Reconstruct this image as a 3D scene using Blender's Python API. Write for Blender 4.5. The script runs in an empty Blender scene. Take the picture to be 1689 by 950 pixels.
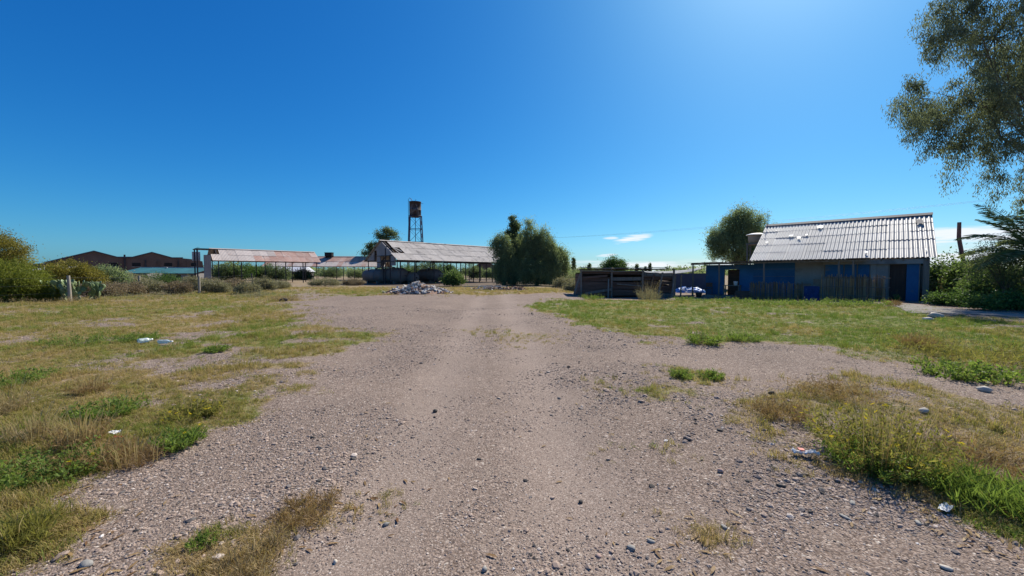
import bpy, math, random
import numpy as np
from mathutils import Vector, Matrix

# ------------------------------------------------------------------ camera, sky, sun, exposure
SC = bpy.context.scene
COL = SC.collection
CAM_H, FOC, HORIZON = 1.6, 640.0, 450.0
PITCH = math.atan((475.0 - HORIZON) / FOC)
cam_d = bpy.data.cameras.new("camera")
cam = bpy.data.objects.new("camera", cam_d)
COL.objects.link(cam)
cam.location = (0, 0, CAM_H)
cam.rotation_euler = (math.pi / 2 - PITCH, 0, 0)
cam_d.sensor_fit = 'HORIZONTAL'
cam_d.sensor_width = 36.0
cam_d.lens = FOC / 1689.0 * 36.0
cam_d.clip_start = 0.05
cam_d.clip_end = 6000
SC.camera = cam

SUN_EL, SUN_AZ = math.radians(43.5), math.radians(37.0)     # azimuth to the right of +Y
SUN_DIR = Vector((math.sin(SUN_AZ) * math.cos(SUN_EL), math.cos(SUN_AZ) * math.cos(SUN_EL), math.sin(SUN_EL)))
sun_d = bpy.data.lights.new("sun", 'SUN')
sun_d.energy = 5.0
sun_d.angle = math.radians(0.5)
sun_d.color = (1.0, 0.93, 0.81)
sun = bpy.data.objects.new("sun", sun_d)
COL.objects.link(sun)
sun.rotation_euler = SUN_DIR.to_track_quat('Z', 'Y').to_euler()
sun.location = (20, 30, 40)

world = bpy.data.worlds.new("World")
SC.world = world
world.use_nodes = True
wn, wl = world.node_tree.nodes, world.node_tree.links
wn.clear()


def wnode(t, **kw):
    n = wn.new(t)
    for k, v in kw.items():
        setattr(n, k, v)
    return n


def wmath(op, a, b=None, c=None):
    n = wnode('ShaderNodeMath', operation=op)
    for i, s in enumerate((a, b, c)):
        if s is None:
            continue
        if isinstance(s, (int, float)):
            n.inputs[i].default_value = s
        else:
            wl.new(s, n.inputs[i])
    return n.outputs[0]


def wsmooth(v, lo, hi):
    n = wnode('ShaderNodeMapRange', interpolation_type='SMOOTHSTEP')
    wl.new(v, n.inputs[0])
    n.inputs[1].default_value = lo
    n.inputs[2].default_value = hi
    return n.outputs[0]


sky = wnode('ShaderNodeTexSky', sky_type='NISHITA')
sky.sun_disc = False
sky.sun_elevation = SUN_EL
sky.sun_rotation = SUN_AZ
sky.altitude = 700
sky.air_density = 1.0
sky.dust_density = 1.25
sky.ozone_density = 3.0
# clear dry air: deepen the blue of the whole sky, channel by channel
pre = wnode('ShaderNodeHueSaturation')
pre.inputs['Saturation'].default_value = 1.22
wl.new(sky.outputs[0], pre.inputs['Color'])
sep = wnode('ShaderNodeSeparateColor')
wl.new(pre.outputs[0], sep.inputs[0])
comb = wnode('ShaderNodeCombineColor')
for ch, gain, power in ((0, 0.47, 1.45), (1, 0.77, 1.0), (2, 0.98, 0.78)):
    v_ = wmath('POWER', wmath('MULTIPLY', sep.outputs[ch], 0.111), power)
    wl.new(wmath('MULTIPLY', v_, gain / 0.111), comb.inputs[ch])
hsv = comb
# clouds: a low bank on the right half of the horizon and two lens clouds above it
tc = wnode('ShaderNodeTexCoord')
sx = wnode('ShaderNodeSeparateXYZ')
wl.new(tc.outputs['Generated'], sx.inputs[0])
az = wmath('ARCTAN2', sx.outputs[0], sx.outputs[1])
el = wmath('ARCSINE', sx.outputs[2])
cv = wnode('ShaderNodeCombineXYZ')
wl.new(wmath('MULTIPLY', az, 5.0), cv.inputs[0])
wl.new(wmath('MULTIPLY', el, 60.0), cv.inputs[1])
nz = wnode('ShaderNodeTexNoise')
nz.inputs['Scale'].default_value = 1.3
nz.inputs['Detail'].default_value = 5
nz.inputs['Roughness'].default_value = 0.5
wl.new(cv.outputs[0], nz.inputs['Vector'])
nz2 = wnode('ShaderNodeTexNoise')
nz2.inputs['Scale'].default_value = 5.5
nz2.inputs['Detail'].default_value = 6
nz2.inputs['Roughness'].default_value = 0.62
wl.new(cv.outputs[0], nz2.inputs['Vector'])
nzf = wmath('ADD', wmath('MULTIPLY', nz.outputs[0], 0.68), wmath('MULTIPLY', nz2.outputs[0], 0.32))
# top of the bank in radians of elevation, rising to the right
top = wmath('ADD', wmath('MULTIPLY', wsmooth(az, 0.45, 0.85), 0.048), 0.030)
top = wmath('ADD', top, wmath('MULTIPLY', wmath('SUBTRACT', nzf, 0.5), 0.028))
bank = wsmooth(wmath('SUBTRACT', top, el), -0.003, 0.010)
bank = wmath('MULTIPLY', bank, wsmooth(az, -0.10, 0.20))
streak = wsmooth(nzf, 0.40, 0.58)
bank = wmath('MULTIPLY', bank, wmath('ADD', wmath('MULTIPLY', streak, 0.68), 0.26))


def lens_cloud(a0, e0, ra, re, tilt):
    da = wmath('SUBTRACT', az, a0)
    de = wmath('SUBTRACT', wmath('SUBTRACT', el, e0), wmath('MULTIPLY', da, tilt))
    de = wmath('ADD', de, wmath('MULTIPLY', wmath('SUBTRACT', nzf, 0.5), re * 4.5))
    q = wmath('ADD', wmath('POWER', wmath('DIVIDE', da, ra), 2.0), wmath('POWER', wmath('DIVIDE', de, re), 2.0))
    return wmath('MULTIPLY', wsmooth(wmath('SUBTRACT', 1.0, q), -0.1, 0.9), wmath('ADD', wmath('MULTIPLY', wsmooth(nz2.outputs[0], 0.3, 0.6), 0.35), 0.65))


cl = wmath('MAXIMUM', bank, lens_cloud(0.300, 0.0835, 0.050, 0.0085, 0.16))
cl = wmath('MAXIMUM', cl, wmath('MULTIPLY', lens_cloud(0.248, 0.0855, 0.022, 0.0036, 0.02), 0.8))
cl = wmath('MAXIMUM', cl, wmath('MULTIPLY', lens_cloud(0.240, 0.045, 0.030, 0.0036, 0.05), 0.7))
mixc = wnode('ShaderNodeMix', data_type='RGBA')
wl.new(cl, mixc.inputs[0])
wl.new(hsv.outputs[0], mixc.inputs[6])
mixc.inputs[7].default_value = (8.3, 8.7, 9.4, 1)
bg = wnode('ShaderNodeBackground')
bg.inputs['Strength'].default_value = 0.083
wl.new(mixc.outputs[2], bg.inputs['Color'])
wo = wnode('ShaderNodeOutputWorld')
wl.new(bg.outputs[0], wo.inputs['Surface'])

SC.view_settings.view_transform = 'Standard'
SC.view_settings.look = 'None'
SC.view_settings.gamma = 1.0
SC.view_settings.use_curve_mapping = False
SC.view_settings.exposure = 0.44
SC.render.engine = 'CYCLES'
SC.cycles.use_denoising = True
SC.cycles.max_bounces = 6
SC.cycles.transparent_max_bounces = 8

# ------------------------------------------------------------------ helpers: layout
RNG = np.random.default_rng(7)
random.seed(11)


def at(px, py, Y):
    """world point seen at a photo pixel, at distance Y along the view axis"""
    a, b = (px - 844.5) / FOC, (475.0 - py) / FOC
    d = Vector((a, math.cos(PITCH) + b * math.sin(PITCH), -math.sin(PITCH) + b * math.cos(PITCH)))
    d *= Y / d.y
    return Vector((d.x, Y, CAM_H + d.z))


def gnd(px, py):
    a, b = (px - 844.5) / FOC, (475.0 - py) / FOC
    dy, dz = math.cos(PITCH) + b * math.sin(PITCH), -math.sin(PITCH) + b * math.cos(PITCH)
    s = CAM_H / -dz
    return (a * s, dy * s)


def sstep(v, lo, hi):
    t = np.clip((v - lo) / (hi - lo), 0, 1)
    return t * t * (3 - 2 * t)


def vnoise(x, y, scale, seed=0):
    x, y = np.asarray(x, float) * scale + seed * 17.3, np.asarray(y, float) * scale - seed * 9.1
    xi, yi = np.floor(x), np.floor(y)
    fx, fy = x - xi, y - yi
    fx, fy = fx * fx * (3 - 2 * fx), fy * fy * (3 - 2 * fy)

    def h(i, j):
        v = np.sin(i * 127.1 + j * 311.7 + seed * 74.7) * 43758.5453
        return v - np.floor(v)
    return (h(xi, yi) * (1 - fx) + h(xi + 1, yi) * fx) * (1 - fy) + (h(xi, yi + 1) * (1 - fx) + h(xi + 1, yi + 1) * fx) * fy


def gz(x, y):
    """height of the ground"""
    x, y = np.asarray(x, float), np.asarray(y, float)
    r = np.hypot(x, y)
    fade = 1 - sstep(r, 30, 60)
    z = (vnoise(x, y, 0.55, 3) - 0.5) * 0.07 * fade + (vnoise(x, y, 1.7, 4) - 0.5) * 0.02 * fade
    z = z - 0.2 * sstep(y, 20.5, 26) * sstep(x, 2, 8) * (1 - sstep(y, 45, 60))
    z = z + 0.10 * np.exp(-(((x - 4.6) / 1.5) ** 2 + ((y - 4.6) / 1.0) ** 2))
    z = z + 0.05 * sstep(-x, 2.6, 4.0) * fade
    z = z - 0.02 * fade * (np.exp(-((x - (0.55 - 0.035 * y)) / 0.40) ** 2) + np.exp(-((x - (-0.75 - 0.05 * y)) / 0.36) ** 2))
    return z


def gzf(x, y):
    return float(gz(x, y))


# ------------------------------------------------------------------ helpers: meshes
def set_props(o, label=None, cat=None, group=None, kind=None):
    for k, v in (('label', label), ('category', cat), ('group', group), ('kind', kind)):
        if v:
            o[k] = v
    return o


def empty(name, loc, rz=0.0, label=None, cat=None, group=None):
    o = bpy.data.objects.new(name, None)
    COL.objects.link(o)
    o.location = loc
    o.rotation_euler = (0, 0, rz)
    o.empty_display_size = 0.2
    return set_props(o, label, cat, group)


def link(name, me, mat=None, parent=None, loc=(0, 0, 0), rot=(0, 0, 0), scale=None):
    if mat is not None and len(me.materials) == 0:
        me.materials.append(mat)
    o = bpy.data.objects.new(name, me)
    COL.objects.link(o)
    o.location = loc
    o.rotation_euler = rot
    if scale is not None:
        o.scale = scale
    if parent is not None:
        o.parent = parent
    return o


def quads_mesh(name, V, F, tint=None, smooth=False):
    """mesh from numpy arrays: V (n,3), F (m,k)"""
    me = bpy.data.meshes.new(name)
    V = np.ascontiguousarray(V, dtype=np.float32)
    F = np.ascontiguousarray(F, dtype=np.int32)
    m, k = F.shape
    me.vertices.add(len(V))
    me.vertices.foreach_set('co', V.ravel())
    me.loops.add(m * k)
    me.loops.foreach_set('vertex_index', F.ravel())
    me.polygons.add(m)
    me.polygons.foreach_set('loop_start', np.arange(0, m * k, k, dtype=np.int32))
    me.polygons.foreach_set('loop_total', np.full(m, k, dtype=np.int32))
    if tint is not None:
        a = me.attributes.new('tint', 'FLOAT', 'FACE')
        a.data.foreach_set('value', np.ascontiguousarray(tint, dtype=np.float32))
    me.update(calc_edges=True)
    me.polygons.foreach_set('use_smooth', np.full(m, smooth, dtype=bool))
    return me


class MB:
    """collects shapes and links them as one mesh"""

    def __init__(self):
        self.v, self.f, self.sm = [], [], []

    def add(self, vs, fs, smooth=False):
        n = len(self.v)
        self.v += [tuple(p) for p in vs]
        for f in fs:
            self.f.append([i + n for i in f])
            self.sm.append(smooth)

    def box(self, x0, x1, y0, y1, z0, z1, M=None):
        vs = [Vector((x, y, z)) for z in (z0, z1) for y in (y0, y1) for x in (x0, x1)]
        if M is not None:
            vs = [M @ p for p in vs]
        self.add(vs, [(0, 2, 3, 1), (4, 5, 7, 6), (0, 1, 5, 4), (2, 6, 7, 3), (0, 4, 6, 2), (1, 3, 7, 5)])
        return self

    def beam(self, p, q, w, h=None, roll=0.0):
        """square bar from p to q"""
        p, q = Vector(p), Vector(q)
        h = h or w
        d = q - p
        L = d.length
        M = Matrix.Translation(p) @ d.to_track_quat('Z', 'Y').to_matrix().to_4x4() @ Matrix.Rotation(roll, 4, 'Z')
        return self.box(-w / 2, w / 2, -h / 2, h / 2, 0, L, M)

    def tube(self, pts, radii, n=6, caps=True):
        pts = [Vector(p) for p in pts]
        rings = []
        for i, p in enumerate(pts):
            a = pts[max(i - 1, 0)]
            b = pts[min(i + 1, len(pts) - 1)]
            d = (b - a).normalized()
            ref = Vector((1, 0, 0)) if abs(d.z) > 0.8 else Vector((0, 0, 1))
            u = d.cross(ref).normalized()
            w = d.cross(u)
            r = radii[i] if hasattr(radii, '__len__') else radii
            rings.append([p + (u * math.cos(2 * math.pi * k / n) + w * math.sin(2 * math.pi * k / n)) * r for k in range(n)])
        vs = [p for r in rings for p in r]
        fs = []
        for i in range(len(pts) - 1):
            for k in range(n):
                fs.append((i * n + k, (i + 1) * n + k, (i + 1) * n + (k + 1) % n, i * n + (k + 1) % n))
        self.add(vs, fs, True)
        if caps:
            m = len(pts) - 1
            self.add(rings[0], [tuple(range(n))])
            self.add(rings[m], [tuple(range(n - 1, -1, -1))])
        return self

    def lathe(self, prof, n=20, M=None):
        """revolve (r, z) pairs round z"""
        vs, fs = [], []
        for r, z in prof:
            for k in range(n):
                p = Vector((r * math.cos(2 * math.pi * k / n), r * math.sin(2 * math.pi * k / n), z))
                vs.append(M @ p if M is not None else p)
        for i in range(len(prof) - 1):
            for k in range(n):
                fs.append((i * n + k, i * n + (k + 1) % n, (i + 1) * n + (k + 1) % n, (i + 1) * n + k))
        self.add(vs, fs, True)
        return self

    def poly_prism(self, pts, y0, y1):
        """prism of an xz outline between y0 and y1"""
        n = len(pts)
        vs = [(x, y0, z) for x, z in pts] + [(x, y1, z) for x, z in pts]
        fs = [tuple(range(n)), tuple(range(2 * n - 1, n - 1, -1))]
        fs += [(i, i + n, (i + 1) % n + n, (i + 1) % n) for i in range(n)]
        self.add(vs, fs)
        return self

    def mesh(self, name):
        me = bpy.data.meshes.new(name)
        me.from_pydata(self.v, [], self.f)
        me.polygons.foreach_set('use_smooth', self.sm)
        me.update()
        return me

    def build(self, name, mat, parent=None, loc=(0, 0, 0), rot=(0, 0, 0)):
        return link(name, self.mesh(name), mat, parent, loc, rot)


# ------------------------------------------------------------------ materials
def lin(c):
    return tuple((x / 12.92 if x <= 0.04045 else ((x + 0.055) / 1.055) ** 2.4) for x in c)


class NT:
    def __init__(self, name):
        self.m = bpy.data.materials.new(name)
        self.m.use_nodes = True
        self.t = self.m.node_tree
        self.n, self.l = self.t.nodes, self.t.links
        self.n.clear()
        self.out = self.n.new('ShaderNodeOutputMaterial')

    def node(self, t, ins=None, **kw):
        x = self.n.new(t)
        for k, v in kw.items():
            setattr(x, k, v)
        for k, v in (ins or {}).items():
            self.put(x.inputs[k], v)
        return x

    def put(self, sock, v):
        if hasattr(v, 'is_linked') or isinstance(v, bpy.types.NodeSocket):
            self.l.new(v, sock)
        else:
            if isinstance(v, (tuple, list)) and len(v) == 3 and sock.type == 'RGBA':
                v = (*v, 1)
            sock.default_value = v

    def math(self, op, a, b=0.0, clamp=False):
        return self.node('ShaderNodeMath', {0: a, 1: b}, operation=op, use_clamp=clamp).outputs[0]

    def mix(self, f, a, b, blend='MIX'):
        x = self.node('ShaderNodeMix', data_type='RGBA', blend_type=blend)
        self.put(x.inputs[0], f)
        self.put(x.inputs[6], a)
        self.put(x.inputs[7], b)
        return x.outputs[2]

    def noise(self, vec, scale, detail=4, rough=0.55, dist=0.0):
        return self.node('ShaderNodeTexNoise', {'Vector': vec, 'Scale': scale, 'Detail': detail, 'Roughness': rough, 'Distortion': dist}).outputs[0]

    def ramp(self, f, stops):
        r = self.node('ShaderNodeValToRGB')
        e = r.color_ramp.elements
        while len(e) < len(stops):
            e.new(0.5)
        for i, (p, c) in enumerate(stops):
            e[i].position = p
            e[i].color = (*c, 1) if len(c) == 3 else c
        self.put(r.inputs[0], f)
        return r.outputs[0]

    def attr(self, name, kind='GEOMETRY'):
        return self.node('ShaderNodeAttribute', attribute_name=name, attribute_type=kind)

    def smooth(self, v, lo, hi):
        return self.node('ShaderNodeMapRange', {0: v, 1: lo, 2: hi}, interpolation_type='SMOOTHSTEP').outputs[0]

    def principled(self, color, rough=0.85, bump=None, bump_s=0.3, bump_d=0.02, metal=0.0, spec=0.3):
        p = self.node('ShaderNodeBsdfPrincipled', {'Base Color': color, 'Roughness': rough, 'Metallic': metal, 'Specular IOR Level': spec})
        if bump is not None:
            b = self.node('ShaderNodeBump', {'Height': bump, 'Strength': bump_s, 'Distance': bump_d})
            self.l.new(b.outputs[0], p.inputs['Normal'])
        self.l.new(p.outputs[0], self.out.inputs[0])
        return self.m


def surf(name, c1, c2, scale=2.0, rough=0.85, c3=None, spots=None, bump=0.3, metal=0.0, stretch=(1, 1, 1), seed_by_object=True, spec=0.3):
    """worn surface: two tones by noise, a third for stains, shifted per object"""
    t = NT(name)
    co = t.node('ShaderNodeTexCoord').outputs['Object']
    mp = t.node('ShaderNodeMapping', {'Vector': co, 'Scale': stretch})
    oi = t.node('ShaderNodeObjectInfo')
    t.put(mp.inputs['Location'], t.node('ShaderNodeCombineXYZ', {0: t.math('MULTIPLY', oi.outputs['Random'], 37.0), 1: t.math('MULTIPLY', oi.outputs['Random'], 91.0)}).outputs[0])
    v = mp.outputs[0]
    n1 = t.noise(v, scale, 6, 0.6)
    n2 = t.noise(v, scale * 9, 3, 0.6)
    f = t.math('ADD', t.math('MULTIPLY', n1, 0.75), t.math('MULTIPLY', n2, 0.25))
    col = t.ramp(f, [(0.33, c1), (0.67, c2)])
    if c3 is not None:
        n3 = t.noise(v, scale * 0.7, 5, 0.65, 0.6)
        lo, hi = spots or (0.55, 0.68)
        col = t.mix(t.smooth(n3, lo, hi), col, c3)
    k = t.math('ADD', t.math('MULTIPLY', oi.outputs['Random'], 0.24), 0.88)
    col = t.mix(1.0, col, t.node('ShaderNodeCombineColor', {0: k, 1: k, 2: k}).outputs[0], 'MULTIPLY')
    return t.principled(col, rough, f, bump, 0.02, metal, spec)


def leafmat(name, dark, light, trans=0.35, instancer=False, mid=None, rough=0.55, spec=0.12):
    t = NT(name)
    f = t.attr('tint', 'INSTANCER' if instancer else 'GEOMETRY').outputs['Fac']
    stops = [(0.0, dark), (1.0, light)] if mid is None else [(0.0, dark), (0.5, mid), (1.0, light)]
    col = t.ramp(f, stops)
    if instancer:
        b = t.attr('tint').outputs['Fac']
        kk = t.math('ADD', t.math('MULTIPLY', b, 0.6), 0.7)
        col = t.mix(1.0, col, t.node('ShaderNodeCombineColor', {0: kk, 1: kk, 2: kk}).outputs[0], 'MULTIPLY')
    d = t.node('ShaderNodeBsdfPrincipled', {'Base Color': col, 'Roughness': rough, 'Specular IOR Level': spec})
    tr = t.node('ShaderNodeBsdfTranslucent', {'Color': t.mix(0.5, col, t.mix(1.0, col, (1.25, 1.3, 0.55), 'MULTIPLY'))})
    m = t.node('ShaderNodeMixShader', {0: trans, 1: d.outputs[0], 2: tr.outputs[0]})
    t.l.new(m.outputs[0], t.out.inputs[0])
    return t.m


M = {}
M['wood'] = surf('weathered_wood', (0.13, 0.105, 0.085), (0.25, 0.21, 0.175), 1.5, stretch=(6, 6, 0.6), bump=0.5)
M['wood_brown'] = surf('brown_boards', (0.075, 0.042, 0.03), (0.16, 0.095, 0.07), 1.2, c3=(0.20, 0.16, 0.14), spots=(0.6, 0.75), stretch=(0.7, 6, 6), bump=0.5)
M['dark_steel'] = surf('dark_steel', (0.018, 0.018, 0.024), (0.05, 0.042, 0.045), 2.0, 0.6)
M['blue_steel'] = surf('blue_rusty_steel', (0.018, 0.028, 0.085), (0.04, 0.045, 0.10), 1.0, 0.6, c3=(0.05, 0.035, 0.05))
M['rust'] = surf('rusted_tank_plate', (0.022, 0.015, 0.014), (0.06, 0.038, 0.032), 0.7, 0.8, c3=(0.17, 0.155, 0.155), spots=(0.52, 0.64), stretch=(1, 1, 0.45))
M['grey_tank'] = surf('dull_tank_paint', (0.125, 0.112, 0.104), (0.185, 0.168, 0.156), 0.7, 0.65, c3=(0.18, 0.13, 0.10), spots=(0.52, 0.72))
M['fibro'] = surf('grey_fibre_cement', (0.27, 0.272, 0.28), (0.37, 0.37, 0.372), 1.2, 0.55, c3=(0.19, 0.185, 0.18), spots=(0.62, 0.74), bump=0.08, spec=0.6)
M['fibro_old'] = surf('old_fibre_cement', (0.40, 0.36, 0.32), (0.54, 0.49, 0.44), 0.7, 0.9, c3=(0.20, 0.18, 0.17), spots=(0.55, 0.7), bump=0.2)
M['fibro_pale'] = surf('pale_sheet', (0.40, 0.34, 0.31), (0.52, 0.46, 0.42), 0.6, 0.85, c3=(0.42, 0.28, 0.23), spots=(0.56, 0.75), bump=0.2)
M['fibro_red'] = surf('red_painted_sheet', (0.34, 0.19, 0.15), (0.45, 0.31, 0.26), 0.5, 0.85, c3=(0.46, 0.38, 0.34), spots=(0.48, 0.70), bump=0.2)
M['teal'] = surf('teal_sheet', (0.010, 0.075, 0.095), (0.022, 0.13, 0.155), 0.5, 0.6)
M['zinc'] = surf('zinc_sheet', (0.42, 0.43, 0.46), (0.55, 0.56, 0.6), 0.5, 0.6)
M['ridge'] = surf('dark_ridge_sheet', (0.055, 0.06, 0.085), (0.09, 0.095, 0.125), 1.0, 0.7)
M['blue'] = surf('blue_paint', (0.022, 0.10, 0.22), (0.035, 0.155, 0.33), 1.2, 0.7, c3=(0.14, 0.17, 0.21), spots=(0.56, 0.70), bump=0.3)
M['plaster'] = surf('grey_plaster', (0.24, 0.22, 0.205), (0.36, 0.335, 0.31), 1.0, 0.95, c3=(0.19, 0.175, 0.165), bump=0.5)
M['gable_grey'] = surf('grey_render', (0.20, 0.185, 0.18), (0.29, 0.27, 0.26), 0.5, 0.95, c3=(0.36, 0.34, 0.32), bump=0.4)
M['brick_far'] = surf('brown_brick_wall', (0.105, 0.066, 0.055), (0.155, 0.105, 0.085), 0.25, 0.95, c3=(0.09, 0.06, 0.052), bump=0.4)
M['concrete'] = surf('concrete', (0.15, 0.132, 0.115), (0.25, 0.225, 0.20), 1.2, 0.95, c3=(0.24, 0.21, 0.185), bump=0.6)
M['door'] = surf('dark_brown_door', (0.045, 0.024, 0.018), (0.085, 0.05, 0.038), 1.5, 0.7, stretch=(6, 6, 0.6))
M['black'] = surf('dark_opening', (0.008, 0.008, 0.010), (0.02, 0.02, 0.022), 1.0, 0.9)
M['white'] = surf('white_plastic', (0.74, 0.74, 0.72), (0.84, 0.84, 0.82), 3.0, 0.5)
M['rubble'] = surf('white_rubble', (0.40, 0.37, 0.33), (0.68, 0.65, 0.60), 3.0, 0.9, c3=(0.30, 0.23, 0.18), spots=(0.54, 0.68))
M['rubble_brown'] = surf('brown_rubble', (0.20, 0.11, 0.075), (0.36, 0.24, 0.17), 3.0, 0.95, c3=(0.5, 0.46, 0.42))
M['tan'] = surf('tan_tank', (0.42, 0.30, 0.20), (0.55, 0.42, 0.30), 1.0, 0.8)
M['cane'] = leafmat('dry_cane', (0.14, 0.08, 0.04), (0.58, 0.38, 0.19), 0.2)
M['shade_cloth'] = leafmat('grey_shade_cloth', (0.30, 0.31, 0.34), (0.45, 0.46, 0.5), 0.45)
M['blue_tarp'] = surf('blue_white_tarp', (0.03, 0.16, 0.50), (0.10, 0.30, 0.66), 2.5, 0.45, c3=(0.62, 0.66, 0.72), spots=(0.54, 0.60), bump=0.3)
M['blue_cloth'] = surf('blue_cloth', (0.010, 0.032, 0.11), (0.015, 0.05, 0.16), 2.0, 0.7)
M['bark'] = surf('bark', (0.07, 0.052, 0.04), (0.17, 0.135, 0.11), 2.0, 0.95, stretch=(4, 4, 0.7), bump=0.7)
M['bark_pale'] = surf('pale_bark', (0.20, 0.165, 0.135), (0.36, 0.31, 0.26), 1.2, 0.9, stretch=(3, 3, 0.7), bump=0.5)
M['pole'] = surf('reddish_pole', (0.12, 0.055, 0.05), (0.22, 0.12, 0.105), 1.5, 0.9, stretch=(5, 5, 0.5))
M['post'] = surf('pale_fence_post', (0.22, 0.19, 0.155), (0.36, 0.32, 0.265), 2.0, 0.95, stretch=(6, 6, 0.6), bump=0.5)
M['wire'] = surf('wire', (0.06, 0.06, 0.065), (0.10, 0.10, 0.10), 2.0, 0.5)
M['red'] = surf('red_plastic', (0.45, 0.03, 0.02), (0.55, 0.06, 0.03), 3.0, 0.5)
M['stone_dark'] = surf('dark_stone', (0.05, 0.042, 0.036), (0.11, 0.095, 0.082), 14, 0.8)
M['stone_slate'] = surf('slate_stone', (0.22, 0.21, 0.19), (0.33, 0.31, 0.28), 14, 0.8)
M['stone_pale'] = surf('pale_stone', (0.46, 0.41, 0.34), (0.60, 0.54, 0.45), 14, 0.85)
M['stone_pink'] = surf('pink_stone', (0.38, 0.25, 0.20), (0.48, 0.34, 0.28), 14, 0.85)
M['soil'] = surf('dark_soil', (0.10, 0.072, 0.055), (0.19, 0.14, 0.11), 2.0, 0.95, bump=0.7)
# foliage
M['f_pepper'] = leafmat('pepper_leaves', (0.10, 0.14, 0.085), (0.34, 0.40, 0.21), 0.55)
M['f_dark'] = leafmat('dark_leaves', (0.062, 0.09, 0.05), (0.19, 0.235, 0.11), 0.5)
M['f_euc'] = leafmat('eucalyptus_leaves', (0.075, 0.092, 0.062), (0.25, 0.275, 0.18), 0.5, mid=(0.14, 0.165, 0.105))
M['f_green'] = leafmat('mid_green_leaves', (0.045, 0.085, 0.024), (0.13, 0.21, 0.06), 0.42)
M['f_olive'] = leafmat('olive_needles', (0.08, 0.10, 0.018), (0.26, 0.28, 0.045), 0.42)
M['f_gold'] = leafmat('golden_olive_leaves', (0.085, 0.09, 0.02), (0.34, 0.28, 0.06), 0.42)
M['f_salt'] = leafmat('saltbush_leaves', (0.15, 0.14, 0.085), (0.38, 0.35, 0.22), 0.35)
M['f_saltbrown'] = leafmat('dry_scrub_twigs', (0.14, 0.105, 0.07), (0.33, 0.26, 0.17), 0.3)
M['f_fig'] = leafmat('broad_glossy_leaves', (0.055, 0.10, 0.032), (0.18, 0.25, 0.085), 0.48, rough=0.5)
M['f_palm'] = leafmat('palm_leaflets', (0.10, 0.13, 0.06), (0.27, 0.30, 0.13), 0.52)
M['f_reed'] = leafmat('reed_leaves', (0.05, 0.075, 0.035), (0.17, 0.20, 0.10), 0.4)
M['f_weed'] = leafmat('weed_leaves', (0.085, 0.135, 0.028), (0.24, 0.32, 0.075), 0.5)
M['f_weedolive'] = leafmat('olive_weed_leaves', (0.12, 0.12, 0.03), (0.34, 0.31, 0.09), 0.5)
M['f_straw'] = leafmat('straw_stalks', (0.20, 0.13, 0.06), (0.48, 0.38, 0.22), 0.35)
M['f_rusty'] = leafmat('rusty_dry_stalks', (0.17, 0.105, 0.05), (0.40, 0.27, 0.13), 0.35)
M['flower'] = leafmat('yellow_petals', (0.65, 0.47, 0.02), (0.80, 0.66, 0.05), 0.3)
M['cactus'] = surf('cactus_skin', (0.085, 0.135, 0.055), (0.22, 0.27, 0.12), 1.5, 0.45, c3=(0.33, 0.34, 0.18), spots=(0.6, 0.75))
M['grass_i'] = leafmat('grass_blades', (0.47, 0.345, 0.185), (0.15, 0.23, 0.042), 0.45, True, mid=(0.32, 0.27, 0.09), spec=0.04)
M['leaf_i'] = leafmat('fallen_leaves', (0.20, 0.10, 0.045), (0.52, 0.36, 0.17), 0.2, True)


def stone_instancer_mat():
    t = NT('gravel_pieces')
    f = t.attr('tint', 'INSTANCER').outputs['Fac']
    col = t.ramp(f, [(0.0, (0.065, 0.056, 0.05)), (0.2, (0.17, 0.15, 0.14)), (0.45, (0.285, 0.212, 0.168)), (0.7, (0.37, 0.275, 0.215)), (0.9, (0.46, 0.365, 0.295)), (1.0, (0.62, 0.58, 0.54))])
    return t.principled(col, 0.85, None)


M['gravel_i'] = stone_instancer_mat()

# ------------------------------------------------------------------ ground: cover maps
def wpoly(pts):
    return np.array([gnd(x, y) for x, y in pts])


def inside(poly, x, y):
    r = np.zeros(np.shape(x), bool)
    n = len(poly)
    for i in range(n):
        x0, y0 = poly[i]
        x1, y1 = poly[(i + 1) % n]
        if y0 == y1:
            continue
        c = ((y0 > y) != (y1 > y)) & (x < (x1 - x0) * (y - y0) / (y1 - y0) + x0)
        r ^= c
    return r


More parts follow.
